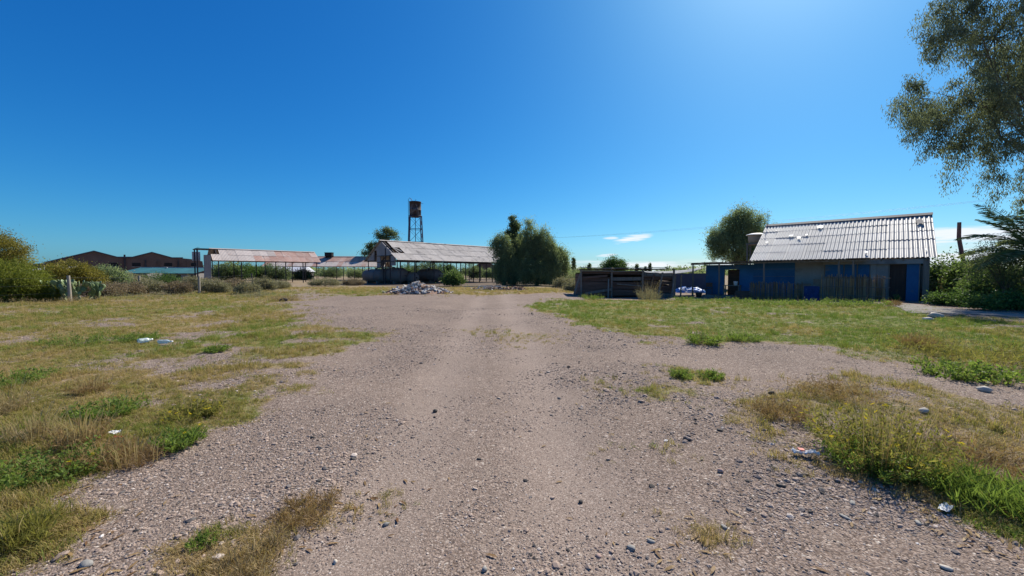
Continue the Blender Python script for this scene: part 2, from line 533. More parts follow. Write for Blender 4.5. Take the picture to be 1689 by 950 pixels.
# outlines of the plant cover on the ground (dens, green 0..1, height factor)
COVER = [
    ([(-2600, 720), (-900, 520), (-300, 499), (60, 494), (420, 479), (497, 481), (492, 494), (470, 505), (480, 520), (545, 540), (560, 556), (640, 556), (640, 566), (545, 580), (500, 600), (530, 612), (515, 640),
      (440, 660), (400, 690), (330, 715), (250, 745), (180, 775), (110, 812), (20, 850), (-300, 960), (-1200, 960)], 0.88, 0.55, 1.0),
    ([(870, 503), (950, 492), (1160, 490), (1250, 497), (1480, 504), (1560, 522), (1700, 530), (2400, 548), (2500, 640), (1700, 608), (1560, 588), (1400, 578), (1330, 563), (1250, 560), (1180, 566), (1050, 556), (975, 540), (930, 520)], 0.97, 0.86, 0.9),
    ([(1228, 655), (1290, 622), (1480, 630), (1560, 655), (1689, 690), (2300, 690), (2800, 960), (1790, 960), (1700, 900), (1570, 850), (1450, 826), (1330, 775), (1240, 750), (1212, 705)], 0.55, 0.36, 1.0),
    ([(1380, 578), (1450, 572), (1560, 580), (1700, 600), (2300, 640), (2300, 665), (1689, 640), (1560, 612), (1440, 600)], 0.5, 0.62, 1.1),
    ([(1095, 610), (1140, 602), (1195, 610), (1195, 628), (1140, 632), (1100, 627)], 0.9, 0.8, 1.0),
    ([(1040, 648), (1090, 640), (1168, 652), (1165, 666), (1090, 664)], 0.85, 0.52, 0.8),
    ([(955, 640), (1010, 634), (1030, 648), (960, 652)], 0.5, 0.45, 0.6),
    ([(740, 545), (800, 538), (870, 548), (930, 545), (940, 552), (850, 572), (780, 576), (840, 560)], 0.38, 0.55, 0.6),
    ([(-100, 870), (40, 850), (130, 878), (110, 915), (0, 940), (-200, 950)], 0.9, 0.55, 1.3),
    ([(240, 905), (320, 878), (420, 890), (470, 920), (430, 975), (230, 975)], 0.75, 0.22, 0.7),
    ([(430, 845), (520, 820), (590, 835), (560, 865), (470, 880), (430, 868)], 0.55, 0.16, 0.5),
    ([(620, 815), (660, 800), (680, 815), (640, 835)], 0.5, 0.25, 0.5),
    ([(300, 885), (345, 875), (365, 900), (320, 915)], 0.9, 0.7, 0.8),
    ([(1110, 865), (1150, 865), (1200, 905), (1185, 922), (1140, 905)], 0.75, 0.45, 0.6),
    ([(965, 738), (1010, 735), (1020, 745), (970, 748)], 0.5, 0.3, 0.5),
    ([(1085, 738), (1120, 738), (1115, 748), (1085, 748)], 0.4, 0.3, 0.5),
    ([(1060, 825), (1095, 826), (1100, 842), (1070, 842)], 0.5, 0.35, 0.5),
    ([(505, 470), (640, 474), (650, 487), (560, 489), (520, 480)], 0.95, 0.62, 1.5),
    ([(740, 474), (960, 470), (945, 482), (880, 484), (740, 488)], 0.9, 0.30, 1.6),
    ([(400, 466), (520, 461), (560, 466), (500, 476), (440, 478)], 0.8, 0.36, 1.6),
    ([(1500, 826), (1689, 830), (2200, 900), (1900, 960), (1700, 900), (1580, 862)], 0.9, 0.75, 1.25),
]
COVER = [(wpoly(p), d, g, h) for p, d, g, h in COVER]


def cover(x, y):
    """density, greenness and height of the plant cover at ground points"""
    x, y = np.asarray(x, float), np.asarray(y, float)
    r = np.hypot(x, y)
    amp = np.clip(r * 0.045, 0.06, 1.6)
    wx = x + amp * (1.6 * (vnoise(x, y, 0.9, 5) - 0.5) + 1.4 * (vnoise(x, y, 3.1, 6) - 0.5))
    wy = y + amp * 1.4 * (1.6 * (vnoise(x, y, 0.9, 7) - 0.5) + 1.4 * (vnoise(x, y, 3.1, 8) - 0.5))
    d, g, h = np.zeros(x.shape), np.full(x.shape, 0.40), np.full(x.shape, 0.7)
    for ox, oy, wgt in ((0, 0, 0.40), (1, .3, .15), (-1, .2, .15), (.2, 1.3, .15), (-.2, -1.3, .15)):
        qd = np.zeros(x.shape)
        for poly, dd, gg, hh in COVER:
            m = inside(poly, wx + ox * amp * 0.9, wy + oy * amp * 0.9)
            qd = np.where(m, dd, qd)
            if wgt > 0.3:
                g = np.where(m, gg, g)
                h = np.where(m, hh, h)
        d = d + wgt * qd
    far = sstep(y, 30, 40)
    d = np.maximum(d, far * 0.8 * (np.abs(x) > 0))
    g = np.where(far > 0.5, 0.36, g)
    # bare spots and thick spots
    n = 0.6 * vnoise(x, y, 0.8, 11) + 0.4 * vnoise(x, y, 2.7, 12)
    bare = np.where(g > 0.8, sstep(n, 0.14, 0.36), sstep(n, 0.22, 0.46))
    d = d * (0.14 + 0.86 * bare)
    g = g + 0.85 * (0.55 * vnoise(x, y, 0.6, 14) + 0.45 * vnoise(x, y, 2.2, 15) - 0.5)
    return d, np.clip(g, 0, 1), h


def axis_coords(lo, hi, fine_lo, fine_hi, step, grow):
    c = list(np.arange(fine_lo, fine_hi + 1e-6, step))
    s, v = step, fine_hi
    while v < hi:
        s *= grow
        v += s
        c.append(v)
    s, v = step, fine_lo
    while v > lo:
        s *= grow
        v -= s
        c.insert(0, v)
    return np.array(c)


gx = axis_coords(-2500, 2500, -9, 9, 0.065, 1.045)
gy = axis_coords(-1200, 3500, 1.2, 13, 0.065, 1.04)
GX, GY = np.meshgrid(gx, gy)
GZ = gz(GX, GY)
nx_, ny_ = len(gx), len(gy)
idx = np.arange(nx_ * ny_).reshape(ny_, nx_)
F = np.stack([idx[:-1, :-1], idx[:-1, 1:], idx[1:, 1:], idx[1:, :-1]], -1).reshape(-1, 4)
ground_me = quads_mesh('ground', np.stack([GX, GY, GZ], -1).reshape(-1, 3), F, smooth=True)
cd, cg, ch = cover(GX.ravel(), GY.ravel())
for nm, arr in (('cover', cd), ('green', cg)):
    a = ground_me.attributes.new(nm, 'FLOAT', 'POINT')
    a.data.foreach_set('value', arr.astype(np.float32))
# packed wheel tracks: finer, paler grit
tr = np.exp(-((GX - (0.55 - 0.035 * GY)) / 0.46) ** 2) + 0.9 * np.exp(-((GX - (-0.75 - 0.05 * GY)) / 0.42) ** 2)
a = ground_me.attributes.new('packed', 'FLOAT', 'POINT')
a.data.foreach_set('value', np.clip(tr * sstep(GY, -5, 2), 0, 1).ravel().astype(np.float32))


shed_shade_poly = wpoly([(560, 469.5), (640, 474), (760, 473), (870, 471), (950, 467), (900, 460), (700, 459.5), (600, 461.5)])  # outline of the shade painted into the ground colour around the long shed
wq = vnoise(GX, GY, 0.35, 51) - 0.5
sm = inside(shed_shade_poly, GX + 4 * wq, GY + 6 * (vnoise(GX, GY, 0.3, 52) - 0.5)).astype(float)
a = ground_me.attributes.new('shed_shade', 'FLOAT', 'POINT')
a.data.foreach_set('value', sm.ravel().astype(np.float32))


def ground_mat():
    t = NT('gravel_and_soil')
    co = t.node('ShaderNodeTexCoord').outputs['Object']
    cov = t.attr('cover').outputs['Fac']
    grn = t.attr('green').outputs['Fac']
    pk = t.attr('packed').outputs['Fac']
    warp = t.node('ShaderNodeTexNoise', {'Vector': co, 'Scale': 30.0, 'Detail': 2})
    wco = t.node('ShaderNodeVectorMath', {0: co, 1: t.node('ShaderNodeVectorMath', {0: t.node('ShaderNodeTexNoise', {'Vector': co, 'Scale': 13.0, 'Detail': 3}).outputs['Color'], 1: (0.06, 0.06, 0.06)}, operation='MULTIPLY').outputs[0]}, operation='ADD').outputs[0]
    v1 = t.node('ShaderNodeTexVoronoi', {'Vector': wco, 'Scale': 66.0, 'Randomness': 1.0})
    v2 = t.node('ShaderNodeTexVoronoi', {'Vector': co, 'Scale': 150.0, 'Randomness': 1.0})
    s1 = t.node('ShaderNodeSeparateColor', {0: v1.outputs['Color']})
    s2 = t.node('ShaderNodeSeparateColor', {0: v2.outputs['Color']})
    grit = [(0.0, (0.10, 0.079, 0.070)), (0.3, (0.235, 0.178, 0.147)), (0.65, (0.335, 0.256, 0.210)), (0.92, (0.42, 0.338, 0.283)), (1.0, (0.62, 0.55, 0.48))]
    c1 = t.ramp(s1.outputs[0], grit)
    c2 = t.ramp(s2.outputs[0], grit)
    c2 = t.mix(1.0, c2, t.ramp(t.noise(co, 210.0, 2, 0.6), [(0.36, (0.55, 0.52, 0.5)), (0.5, (1, 1, 1))]), 'MULTIPLY')  # dark grains that also paint tiny shadows into the grit
    big = t.noise(co, 0.45, 5, 0.6)
    mid = t.noise(co, 3.0, 5, 0.65)
    fine = t.noise(co, 40.0, 4, 0.7)
    pick = t.smooth(t.math('ADD', t.math('MULTIPLY', t.noise(co, 9.0, 3), 1.0), t.math('MULTIPLY', pk, -0.25)), 0.38, 0.55)
    stones = t.mix(pick, c2, c1)
    dust = t.ramp(fine, [(0.3, (0.205, 0.158, 0.130)), (0.7, (0.29, 0.228, 0.188))])
    dustf = t.math('ADD', t.math('MULTIPLY', t.smooth(mid, 0.42, 0.68), 0.32), t.math('MULTIPLY', pk, 0.20), True)
    gap = t.ramp(t.math('MULTIPLY', v1.outputs['Distance'], t.math('SUBTRACT', 1.0, t.math('MULTIPLY', pk, 0.5))), [(0.30, (1, 1, 1)), (0.80, (0.50, 0.46, 0.43))])
    stones = t.mix(1.0, stones, gap, 'MULTIPLY')
    grv = t.mix(dustf, stones, dust)
    tone = t.math('ADD', t.math('MULTIPLY', big, 0.5), 0.75)
    grv = t.mix(1.0, grv, t.node('ShaderNodeCombineColor', {0: tone, 1: tone, 2: t.math('MULTIPLY', tone, 0.985)}).outputs[0], 'MULTIPLY')
    # soil and thatch under the plants
    th = t.ramp(t.noise(co, 16.0, 5, 0.7), [(0.25, (0.14, 0.10, 0.064)), (0.5, (0.26, 0.195, 0.115)), (0.78, (0.40, 0.31, 0.185))])
    thg = t.ramp(t.noise(co, 12.0, 5, 0.7), [(0.25, (0.085, 0.105, 0.022)), (0.55, (0.18, 0.19, 0.045)), (0.8, (0.29, 0.25, 0.085))])
    plant = t.mix(t.smooth(grn, 0.36, 0.8), th, thg)
    m = t.smooth(t.math('ADD', cov, t.math('MULTIPLY', t.math('SUBTRACT', t.noise(co, 7.0, 4, 0.7), 0.5), 0.7)), 0.22, 0.75)
    col = t.mix(t.math('MULTIPLY', m, 0.9), grv, plant)
    shed_shade = t.ramp(t.noise(co, 1.4, 5, 0.7), [(0.3, (0.065, 0.048, 0.038)), (0.7, (0.17, 0.125, 0.095))])  # dark brown tones standing in for the shed roof's shadow
    col = t.mix(t.math('MULTIPLY', t.attr('shed_shade').outputs['Fac'], 0.85), col, shed_shade)
    hgt = t.math('ADD', t.math('MULTIPLY', v1.outputs['Distance'], t.math('SUBTRACT', t.math('MULTIPLY', pk, 0.5), 0.62)), t.math('MULTIPLY', t.math('ADD', fine, t.math('MULTIPLY', mid, 1.5)), 0.5))
    return t.principled(col, 0.95, hgt, 0.7, 0.015, spec=0.12)


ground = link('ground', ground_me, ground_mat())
set_props(ground, 'flat yard of pinkish gravel with soil under the weeds', None, None, 'structure')


# ------------------------------------------------------------------ scattered cover: instances on points
def proto(name, V, Fc, mat, tint=None, smooth=False):
    me = quads_mesh(name, V, Fc, tint, smooth)
    me.materials.append(mat)
    return bpy.data.objects.new(name, me)


def scatter(name, pts, rot, scl, tint, pick, protos, label, cat):
    me = bpy.data.meshes.new(name)
    n = len(pts)
    me.vertices.add(n)
    me.vertices.foreach_set('co', np.ascontiguousarray(pts, dtype=np.float32).ravel())
    for nm, ty, arr in (('rot', 'FLOAT_VECTOR', rot), ('scl', 'FLOAT_VECTOR', scl), ('tint', 'FLOAT', tint), ('pick', 'INT', pick)):
        a = me.attributes.new(nm, ty, 'POINT')
        a.data.foreach_set('vector' if ty == 'FLOAT_VECTOR' else 'value', np.ascontiguousarray(arr, dtype=np.int32 if ty == 'INT' else np.float32).ravel())
    o = link(name, me)
    set_props(o, label, cat, None, 'stuff')
    ng = bpy.data.node_groups.new(name + '_scatter', 'GeometryNodeTree')
    ng.interface.new_socket('Geometry', in_out='INPUT', socket_type='NodeSocketGeometry')
    ng.interface.new_socket('Geometry', in_out='OUTPUT', socket_type='NodeSocketGeometry')
    N, L = ng.nodes, ng.links
    gi, go = N.new('NodeGroupInput'), N.new('NodeGroupOutput')
    jn = N.new('GeometryNodeJoinGeometry')
    for p in protos:
        oi = N.new('GeometryNodeObjectInfo')
        oi.inputs['Object'].default_value = p
        oi.inputs['As Instance'].default_value = True
        L.new(oi.outputs['Geometry'], jn.inputs[0])
    io = N.new('GeometryNodeInstanceOnPoints')
    L.new(gi.outputs[0], io.inputs['Points'])
    L.new(jn.outputs[0], io.inputs['Instance'])
    io.inputs['Pick Instance'].default_value = True

    def named(nm, ty):
        a = N.new('GeometryNodeInputNamedAttribute')
        a.data_type = ty
        a.inputs[0].default_value = nm
        return a.outputs[0]
    L.new(named('pick', 'INT'), io.inputs['Instance Index'])
    er = N.new('FunctionNodeEulerToRotation')
    L.new(named('rot', 'FLOAT_VECTOR'), er.inputs[0])
    L.new(er.outputs[0], io.inputs['Rotation'])
    L.new(named('scl', 'FLOAT_VECTOR'), io.inputs['Scale'])
    L.new(io.outputs[0], go.inputs[0])
    md = o.modifiers.new('scatter', 'NODES')
    md.node_group = ng
    return o


def tuft_proto(name, n, hgt, spread, width, lean, mat, seed):
    r = np.random.default_rng(seed)
    V, Fc, T = [], [], []
    for i in range(n):
        a = r.uniform(0, 6.283)
        rad = spread * math.sqrt(r.uniform(0, 1))
        b = np.array([math.cos(a) * rad, math.sin(a) * rad, -0.01])
        ang = r.uniform(0, 6.283)
        h = hgt * r.uniform(0.45, 1.1)
        ln = lean * r.uniform(0.2, 1.3) * h
        out = np.array([math.cos(ang), math.sin(ang), 0])
        side = np.array([-math.sin(ang + r.uniform(-.8, .8)), math.cos(ang), 0]) * width * r.uniform(0.6, 1.2)
        k = len(V)
        m = b + out * ln * 0.35 + np.array([0, 0, h * 0.6])
        tip = b + out * ln + np.array([0, 0, h * r.uniform(0.75, 1.0)])
        V += [b - side / 2, b + side / 2, m + side * 0.4, m - side * 0.4, tip + side * 0.06, tip - side * 0.06]
        Fc += [(k, k + 1, k + 2, k + 3), (k + 3, k + 2, k + 4, k + 5)]
        t = r.uniform(0, 1)
        T += [t * 0.8, t]
    return proto(name, np.array(V), np.array(Fc), mat, np.array(T))


def pebble_proto(name, seed, flat):
    r = np.random.default_rng(seed)
    me = bpy.data.meshes.new('tmp')
    import bmesh
    bm = bmesh.new()
    bmesh.ops.create_icosphere(bm, subdivisions=1, radius=0.5)
    for v in bm.verts:
        v.co *= r.uniform(0.78, 1.15)
        v.co.z *= flat
        v.co.x *= 1.25
    bm.to_mesh(me)
    bm.free()
    me.materials.append(M['gravel_i'])
    return bpy.data.objects.new(name, me)


def log_points(n, y0, y1, rng, margin=1.55, pad=2.0):
    Y = np.exp(rng.uniform(math.log(y0), math.log(y1), n))
    X = rng.uniform(-1, 1, n) * (margin * Y + pad)
    return X, Y


# grass
tufts = [tuft_proto('tuft', 16, 0.075, 0.05, 0.0050, 0.9, M['grass_i'], 1), tuft_proto('tuft', 14, 0.055, 0.06, 0.0050, 1.6, M['grass_i'], 2),
         tuft_proto('tuft', 18, 0.105, 0.05, 0.0048, 0.7, M['grass_i'], 3), tuft_proto('tuft', 12, 0.040, 0.07, 0.0065, 2.0, M['grass_i'], 4)]
X, Y = log_points(290000, 1.5, 42, RNG)
d, g, h = cover(X, Y)
keep = RNG.uniform(0, 1, len(X)) < d ** 1.25
keep &= ~((X > 9) & (Y > 27) & (X > 0.8 * Y))
X, Y, g, h = X[keep], Y[keep], g[keep], h[keep]
n = len(X)
s = (0.72 + 0.055 * Y) * RNG.uniform(0.6, 1.25, n) * (0.45 + 0.55 * h)
hs = s * (0.45 + 0.6 * vnoise(X, Y, 1.1, 21) * vnoise(X, Y, 3.3, 22) * 2)
wob = RNG.normal(0, 0.15, n)
dry_ = RNG.uniform(0, 1, n) < np.where(g > 0.8, 0.05, 0.24)
g = np.where(dry_, 0.08, g)
scatter('grass', np.stack([X, Y, gz(X, Y) - 0.004], -1), np.stack([RNG.normal(0, .12, n), RNG.normal(0, .12, n), RNG.uniform(0, 6.28, n)], -1),
        np.stack([s, s, np.minimum(hs, 1.9)], -1), np.clip(g + wob, 0, 1), RNG.integers(0, 4, n), tufts, 'short dry and green grass covering the yard on both sides of the gravel', 'grass')

# gravel
pebs = [pebble_proto('gravel_piece', 31, 0.55), pebble_proto('gravel_piece', 32, 0.7), pebble_proto('gravel_piece', 33, 0.4), pebble_proto('gravel_piece', 34, 0.62)]
X, Y = log_points(420000, 1.5, 18, RNG, 1.5, 0.8)
d, g, h = cover(X, Y)
coarse = sstep(vnoise(X, Y, 0.9, 25) * 0.6 + vnoise(X, Y, 2.6, 26) * 0.4, 0.30, 0.75)
right = np.exp(-((X - 1.6) / 1.3) ** 2) * sstep(Y, 2.2, 3.6)
trk = np.clip(np.exp(-((X - (0.55 - 0.035 * Y)) / 0.42) ** 2) + np.exp(-((X - (-0.75 - 0.05 * Y)) / 0.38) ** 2), 0, 1)
keep = RNG.uniform(0, 1, len(X)) < (0.15 + 0.85 * coarse) * (1 - 0.8 * d) * (1 - 0.42 * trk)
X, Y, coarse, right = X[keep], Y[keep], coarse[keep], right[keep]
n = len(X)
s = 0.0064 * np.exp(RNG.normal(0, 0.40, n)) * (1 + 0.5 * coarse) * (1 + 0.05 * Y)
s *= np.where(RNG.uniform(0, 1, n) < 0.012 + 0.05 * right, RNG.uniform(1.6, 3.2, n), 1)
tn = np.clip(RNG.normal(0.50, 0.27, n) - 0.14 * right, 0, 0.93)
tn = np.where(RNG.uniform(0, 1, n) < 0.0025, 1.0, tn)
scatter('gravel', np.stack([X, Y, gz(X, Y) + s * 0.06], -1), np.stack([RNG.normal(0, .2, n), RNG.normal(0, .2, n), RNG.uniform(0, 6.28, n)], -1),
        np.stack([s, s, s], -1), tn, RNG.integers(0, 4, n), pebs, 'loose pinkish grey gravel spread over the track', 'gravel')

# fallen leaves along the edges of the gravel
lp = []
for q, bend in enumerate((0.25, 0.5)):
    L_, W_ = 1.0, 0.22
    V = np.array([(-.5, 0, 0), (-.15, -W_ / 2, bend * .12), (-.15, W_ / 2, bend * .12), (.2, -W_ * .4, bend * .15), (.2, W_ * .4, bend * .15), (.5, 0, 0.02)])
    V4 = np.array([(0, 1, 2, 2), (1, 3, 4, 2), (3, 5, 4, 4)])
    me = bpy.data.meshes.new('fallen_leaf')
    me.from_pydata([tuple(p) for p in V], [], [(0, 1, 2), (1, 3, 4, 2), (3, 5, 4)])
    me.materials.append(M['leaf_i'])
    lp.append(bpy.data.objects.new('fallen_leaf', me))
X, Y = log_points(60000, 1.6, 9, RNG, 1.5, 0.6)
d1, _, _ = cover(X, Y)
d2, _, _ = cover(X - 0.22, Y - 0.1)
d3, _, _ = cover(X + 0.28, Y + 0.16)
edge = np.clip(np.abs(d1 - d2) + np.abs(d3 - d1), 0, 1)
keep = RNG.uniform(0, 1, len(X)) < 0.004 + 0.20 * edge * sstep(vnoise(X, Y, 1.5, 29), 0.3, 0.7)
X, Y = X[keep], Y[keep]
n = len(X)
s = RNG.uniform(0.035, 0.085, n)
scatter('fallen_leaves', np.stack([X, Y, gz(X, Y) + 0.006], -1), np.stack([RNG.normal(0, .15, n), RNG.normal(0, .12, n), RNG.uniform(0, 6.28, n)], -1),
        np.stack([s, s, s], -1), RNG.uniform(0, 1, n), RNG.integers(0, 2, n), lp, 'dry tan leaves lying along the edges of the gravel', 'leaves')


# ------------------------------------------------------------------ trees and bushes
def rand_dirs(r, n):
    v = r.normal(size=(n, 3))
    return v / np.linalg.norm(v, axis=1, keepdims=True)


def leaf_cloud(lobes, n, ll, lw, seed, clump=0.35, weep=0.0, per=40, shell=0.55, droop=0.3, strand=(0.5, 1.6)):
    """leaf faces in clumps through ellipsoid lobes; lobes: (cx,cy,cz,rx,ry,rz)"""
    r = np.random.default_rng(seed)
    L = np.array(lobes, float)
    vol = (L[:, 3] * L[:, 4] * L[:, 5]) ** 0.66
    nc = max(6, n // per)
    li = r.choice(len(L), nc, p=vol / vol.sum())
    dirs = rand_dirs(r, nc)
    rad = (shell + (1 - shell) * r.uniform(0, 1, nc) ** 0.6) * r.uniform(0.82, 1.12, nc)
    C = L[li, :3] + dirs * L[li, 3:] * rad[:, None]
    csize = clump * r.uniform(0.5, 1.5, nc)
    ci = r.integers(0, nc, n)
    P = C[ci] + r.normal(size=(n, 3)) * csize[ci][:, None] * np.array([1, 1, 0.75])
    ax = rand_dirs(r, n)
    ax[:, 2] -= droop * 1.6
    if weep > 0:
        isw = r.uniform(0, 1, nc) < weep
        t = r.uniform(0, 1, n)
        ln = r.uniform(*strand, nc)
        S = C[ci] + r.normal(size=(n, 3)) * 0.16 + dirs[ci] * np.array([1, 1, 0]) * (0.25 * np.sin(t * 2.2))[:, None]
        S[:, 2] -= t * ln[ci]
        m = isw[ci]
        P[m] = S[m]
        ax[m, 2] -= 0.9
    ax /= np.linalg.norm(ax, axis=1, keepdims=True)
    sd = np.cross(ax, rand_dirs(r, n))
    sd /= np.linalg.norm(sd, axis=1, keepdims=True) + 1e-6
    l_ = ll * r.uniform(0.6, 1.3, n)[:, None]
    w_ = lw * r.uniform(0.7, 1.3, n)[:, None]
    V = np.stack([P, P + ax * l_ * 0.45 + sd * w_ / 2, P + ax * l_, P + ax * l_ * 0.45 - sd * w_ / 2], 1).reshape(-1, 3)
    Fc = np.arange(n * 4).reshape(-1, 4)
    tint = np.clip(0.5 * r.uniform(0, 1, nc)[ci] + 0.5 * r.uniform(0, 1, n), 0, 1)
    return V, Fc, tint, C


def limbs(mb, base, targets, r0, seed, fork=0.35, n=6, k=1.0):
    """trunk with limbs that curve to the targets"""
    rr = random.Random(seed)
    base = Vector(base)
    cen = sum((Vector(t) for t in targets), Vector()) / len(targets)
    top = Vector((base.x + (cen.x - base.x) * 0.4, base.y + (cen.y - base.y) * 0.4, base.z + (cen.z - base.z) * fork))
    mid = (base + top) / 2 + Vector((rr.uniform(-.1, .1), rr.uniform(-.1, .1), 0)) * (top.z - base.z)
    mb.tube([base - Vector((0, 0, 0.1)), mid, top], [r0 * 1.15, r0 * 0.9, r0 * 0.75], 8)
    for t in targets:
        t = Vector(t)
        d = t - top
        m1 = top + d * 0.35 + Vector((rr.uniform(-.1, .1), rr.uniform(-.1, .1), 0.12)) * d.length
        m2 = top + d * 0.7 + Vector((rr.uniform(-.08, .08), rr.uniform(-.08, .08), 0.08)) * d.length
        mb.tube([top, m1, m2, t], [r0 * 0.6 * k, r0 * 0.38 * k, r0 * 0.2 * k, r0 * 0.05 * k], n)


def tree(name, label, cat, X, Y, lobes, n, ll, lw, mat, seed, trunk_r=0.18, bark='bark', group=None, z0=None, nlimb=10, fork=0.35, limb_k=0.7, twigs=0, low=-1, **kw):
    """lobes relative to the base"""
    z = gzf(X, Y) if z0 is None else z0
    e = empty(name, (X, Y, z), 0, label, cat, group)
    V, Fc, tint, C = leaf_cloud(lobes, n, ll, lw, seed, **kw)
    k = V[:, 2].reshape(-1, 4).min(1) > 0.02
    Fc, tint = Fc[k], tint[k]
    link('crown', quads_mesh('crown', V, Fc, tint), M[mat], e)
    mb = MB()
    rr = np.random.default_rng(seed + 1)
    sel = C[rr.choice(len(C), min(nlimb, len(C)), replace=False)]
    tg = [tuple(l[:3]) for l in lobes if l[2] > low] + [tuple(c) for c in sel if c[2] > max(0.2, low)]
    limbs(mb, (0, 0, 0), tg, trunk_r, seed, fork, k=limb_k)
    LC = np.array(lobes)[:, :3]
    for c in C[rr.choice(len(C), min(twigs, len(C)), replace=False)]:
        q = LC[np.argmin(((LC - c) ** 2).sum(1))]
        mid_ = (q + c) / 2 + np.array([0, 0, 0.12]) * np.linalg.norm(q - c)
        mb.tube([q, mid_, c], [0.028, 0.018, 0.006], 3, False)
    mb.build('trunk', M[bark], e)
    return e


def bush(name, label, cat, px, Y, w, h, n, ll, lw, mat, seed, group=None, depth=None, lob=7, **kw):
    X = (px - 844.5) / FOC * Y
    r = np.random.default_rng(seed + 500)
    dp = depth or w * 0.7
    lobes = [(0, 0, h * 0.45, w * 0.36, dp * 0.36, h * 0.47)]
    for i in range(lob):
        a = r.uniform(0, 6.28)
        q = r.uniform(0.25, 0.36)
        hh = h * r.uniform(0.26, 0.42)
        lobes.append((math.cos(a) * w * q, math.sin(a) * dp * q, hh * r.uniform(0.9, 1.25), w * r.uniform(.13, .22), dp * r.uniform(.13, .22), hh * 0.9))
    kw.setdefault('clump', 0.09 * h + 0.05)
    kw.setdefault('shell', 0.35)
    kw.setdefault('droop', 0.0)
    return tree(name, label, cat, X, Y, lobes, n, ll, lw, mat, seed, trunk_r=0.035 * h, group=group, nlimb=16, fork=0.12, **kw)


def px_lobes(ls, X, Y, zb=0.0, flat=1.0):
    """lobes given as (px, py, half width px, half height px, dY) round a base at X, Y"""
    out = []
    for px, py, hw, hh, dy in ls:
        p = at(px, py, Y + dy)
        k = (Y + dy) / FOC
        out.append((p.x - X, dy, p.z - zb, hw * k, hw * k * flat, hh * k))
    return out


def XP(px, Y):
    return (px - 844.5) / FOC * Y


# the big clump beside the gable shed
X, Y = XP(848, 52), 52
tree('poplar_tree', 'tall dark pointed tree rising behind the weeping trees at the shed end', 'tree', X, Y, px_lobes([(845, 358, 4, 8, 0), (849, 372, 7, 10, 0), (843, 385, 8, 10, 0), (855, 398, 11, 14, 0), (848, 415, 14, 18, 0), (853, 440, 16, 26, 0)], X, Y), 22000, 0.24, 0.10, 'f_dark', 101, 0.22, clump=0.2, shell=0.3)
X, Y = XP(832, 49), 49
tree('weeping_tree', 'weeping tree overhanging the right end of the grey shed roof', 'tree', X, Y, px_lobes([(823, 389, 6, 7, 0), (832, 396, 7, 8, 0), (817, 401, 6, 8, 0), (828, 412, 10, 11, 0), (838, 420, 10, 14, 0), (828, 440, 13, 18, 0), (844, 446, 14, 20, 0)], X, Y), 32000, 0.22, 0.06, 'f_pepper', 102, 0.2, clump=0.32, weep=0.65, strand=(0.5, 1.7), shell=0.5, per=95, twigs=110)
X, Y = XP(885, 50), 50
tree('weeping_tree', 'broad dark weeping tree, widest of the clump right of the grey shed', 'tree', X, Y, px_lobes([(873, 371, 6, 8, 0), (864, 384, 7, 8, 0), (880, 386, 9, 10, 0), (869, 404, 11, 14, 0), (897, 380, 7, 8, 0), (890, 395, 10, 11, 0), (906, 394, 7, 9, 0), (895, 412, 14, 16, 0), (911, 410, 8, 12, 0), (880, 425, 16, 16, 0), (860, 402, 9, 16, 1), (884, 395, 8, 14, 1), (902, 418, 12, 16, 1), (916, 425, 9, 16, 0), (884, 446, 26, 20, 0), (862, 444, 15, 20, -1), (908, 442, 15, 22, 0)], X, Y), 78000, 0.22, 0.06, 'f_pepper', 103, 0.26, clump=0.34, weep=0.6, strand=(0.6, 1.9), shell=0.5, per=95, twigs=110)
X, Y = XP(924, 51), 51
tree('weeping_tree', 'lower weeping tree at the right edge of the dark clump', 'tree', X, Y, px_lobes([(924, 414, 7, 10, 0), (921, 436, 10, 20, 0), (931, 428, 6, 14, 0)], X, Y), 19000, 0.22, 0.06, 'f_pepper', 104, 0.16, clump=0.32, weep=0.65, strand=(0.6, 1.7), shell=0.5, per=95, twigs=110)
# tree behind the house
X, Y = XP(1214, 44), 44
tree('pepper_tree', 'rounded weeping tree standing behind the blue house', 'tree', X, Y, px_lobes([(1224, 350, 11, 12, 0), (1203, 366, 14, 14, 0), (1245, 366, 14, 14, 0), (1223, 378, 20, 16, 0), (1183, 390, 13, 16, 0), (1178, 408, 8, 14, 0), (1212, 405, 26, 24, 0), (1250, 395, 15, 22, 0), (1238, 415, 20, 16, 0)], X, Y, -0.2), 56000, 0.21, 0.06, 'f_pepper', 105, 0.3, z0=-0.2, twigs=90, clump=0.36, weep=0.45, strand=(0.5, 1.4), shell=0.5, per=95)
X, Y = XP(1274, 60), 60
tree('slender_tree', 'small treetop beside the left end of the house ridge', 'tree', X, Y, px_lobes([(1275, 382, 6, 12, 0), (1272, 400, 9, 14, 0)], X, Y), 3500, 0.25, 0.08, 'f_pepper', 106, 0.12, clump=0.35)
# eucalyptus behind the gable shed
X, Y = XP(632, 86), 86
tree('eucalyptus_tree', 'clumpy eucalyptus showing above the gable of the grey shed', 'tree', X, Y, px_lobes([(626, 387, 6, 7, 0), (637, 381, 7, 6, 0), (648, 386, 6, 6, 0), (634, 392, 9, 5, 0), (610, 406, 5, 6, 0), (604, 417, 6, 4, 0), (614, 414, 5, 5, 0), (655, 393, 2, 3, 0), (622, 402, 5, 5, 0), (640, 410, 10, 8, 0)], X, Y), 9000, 0.34, 0.13, 'f_dark', 107, 0.3, clump=0.42, shell=0.3)
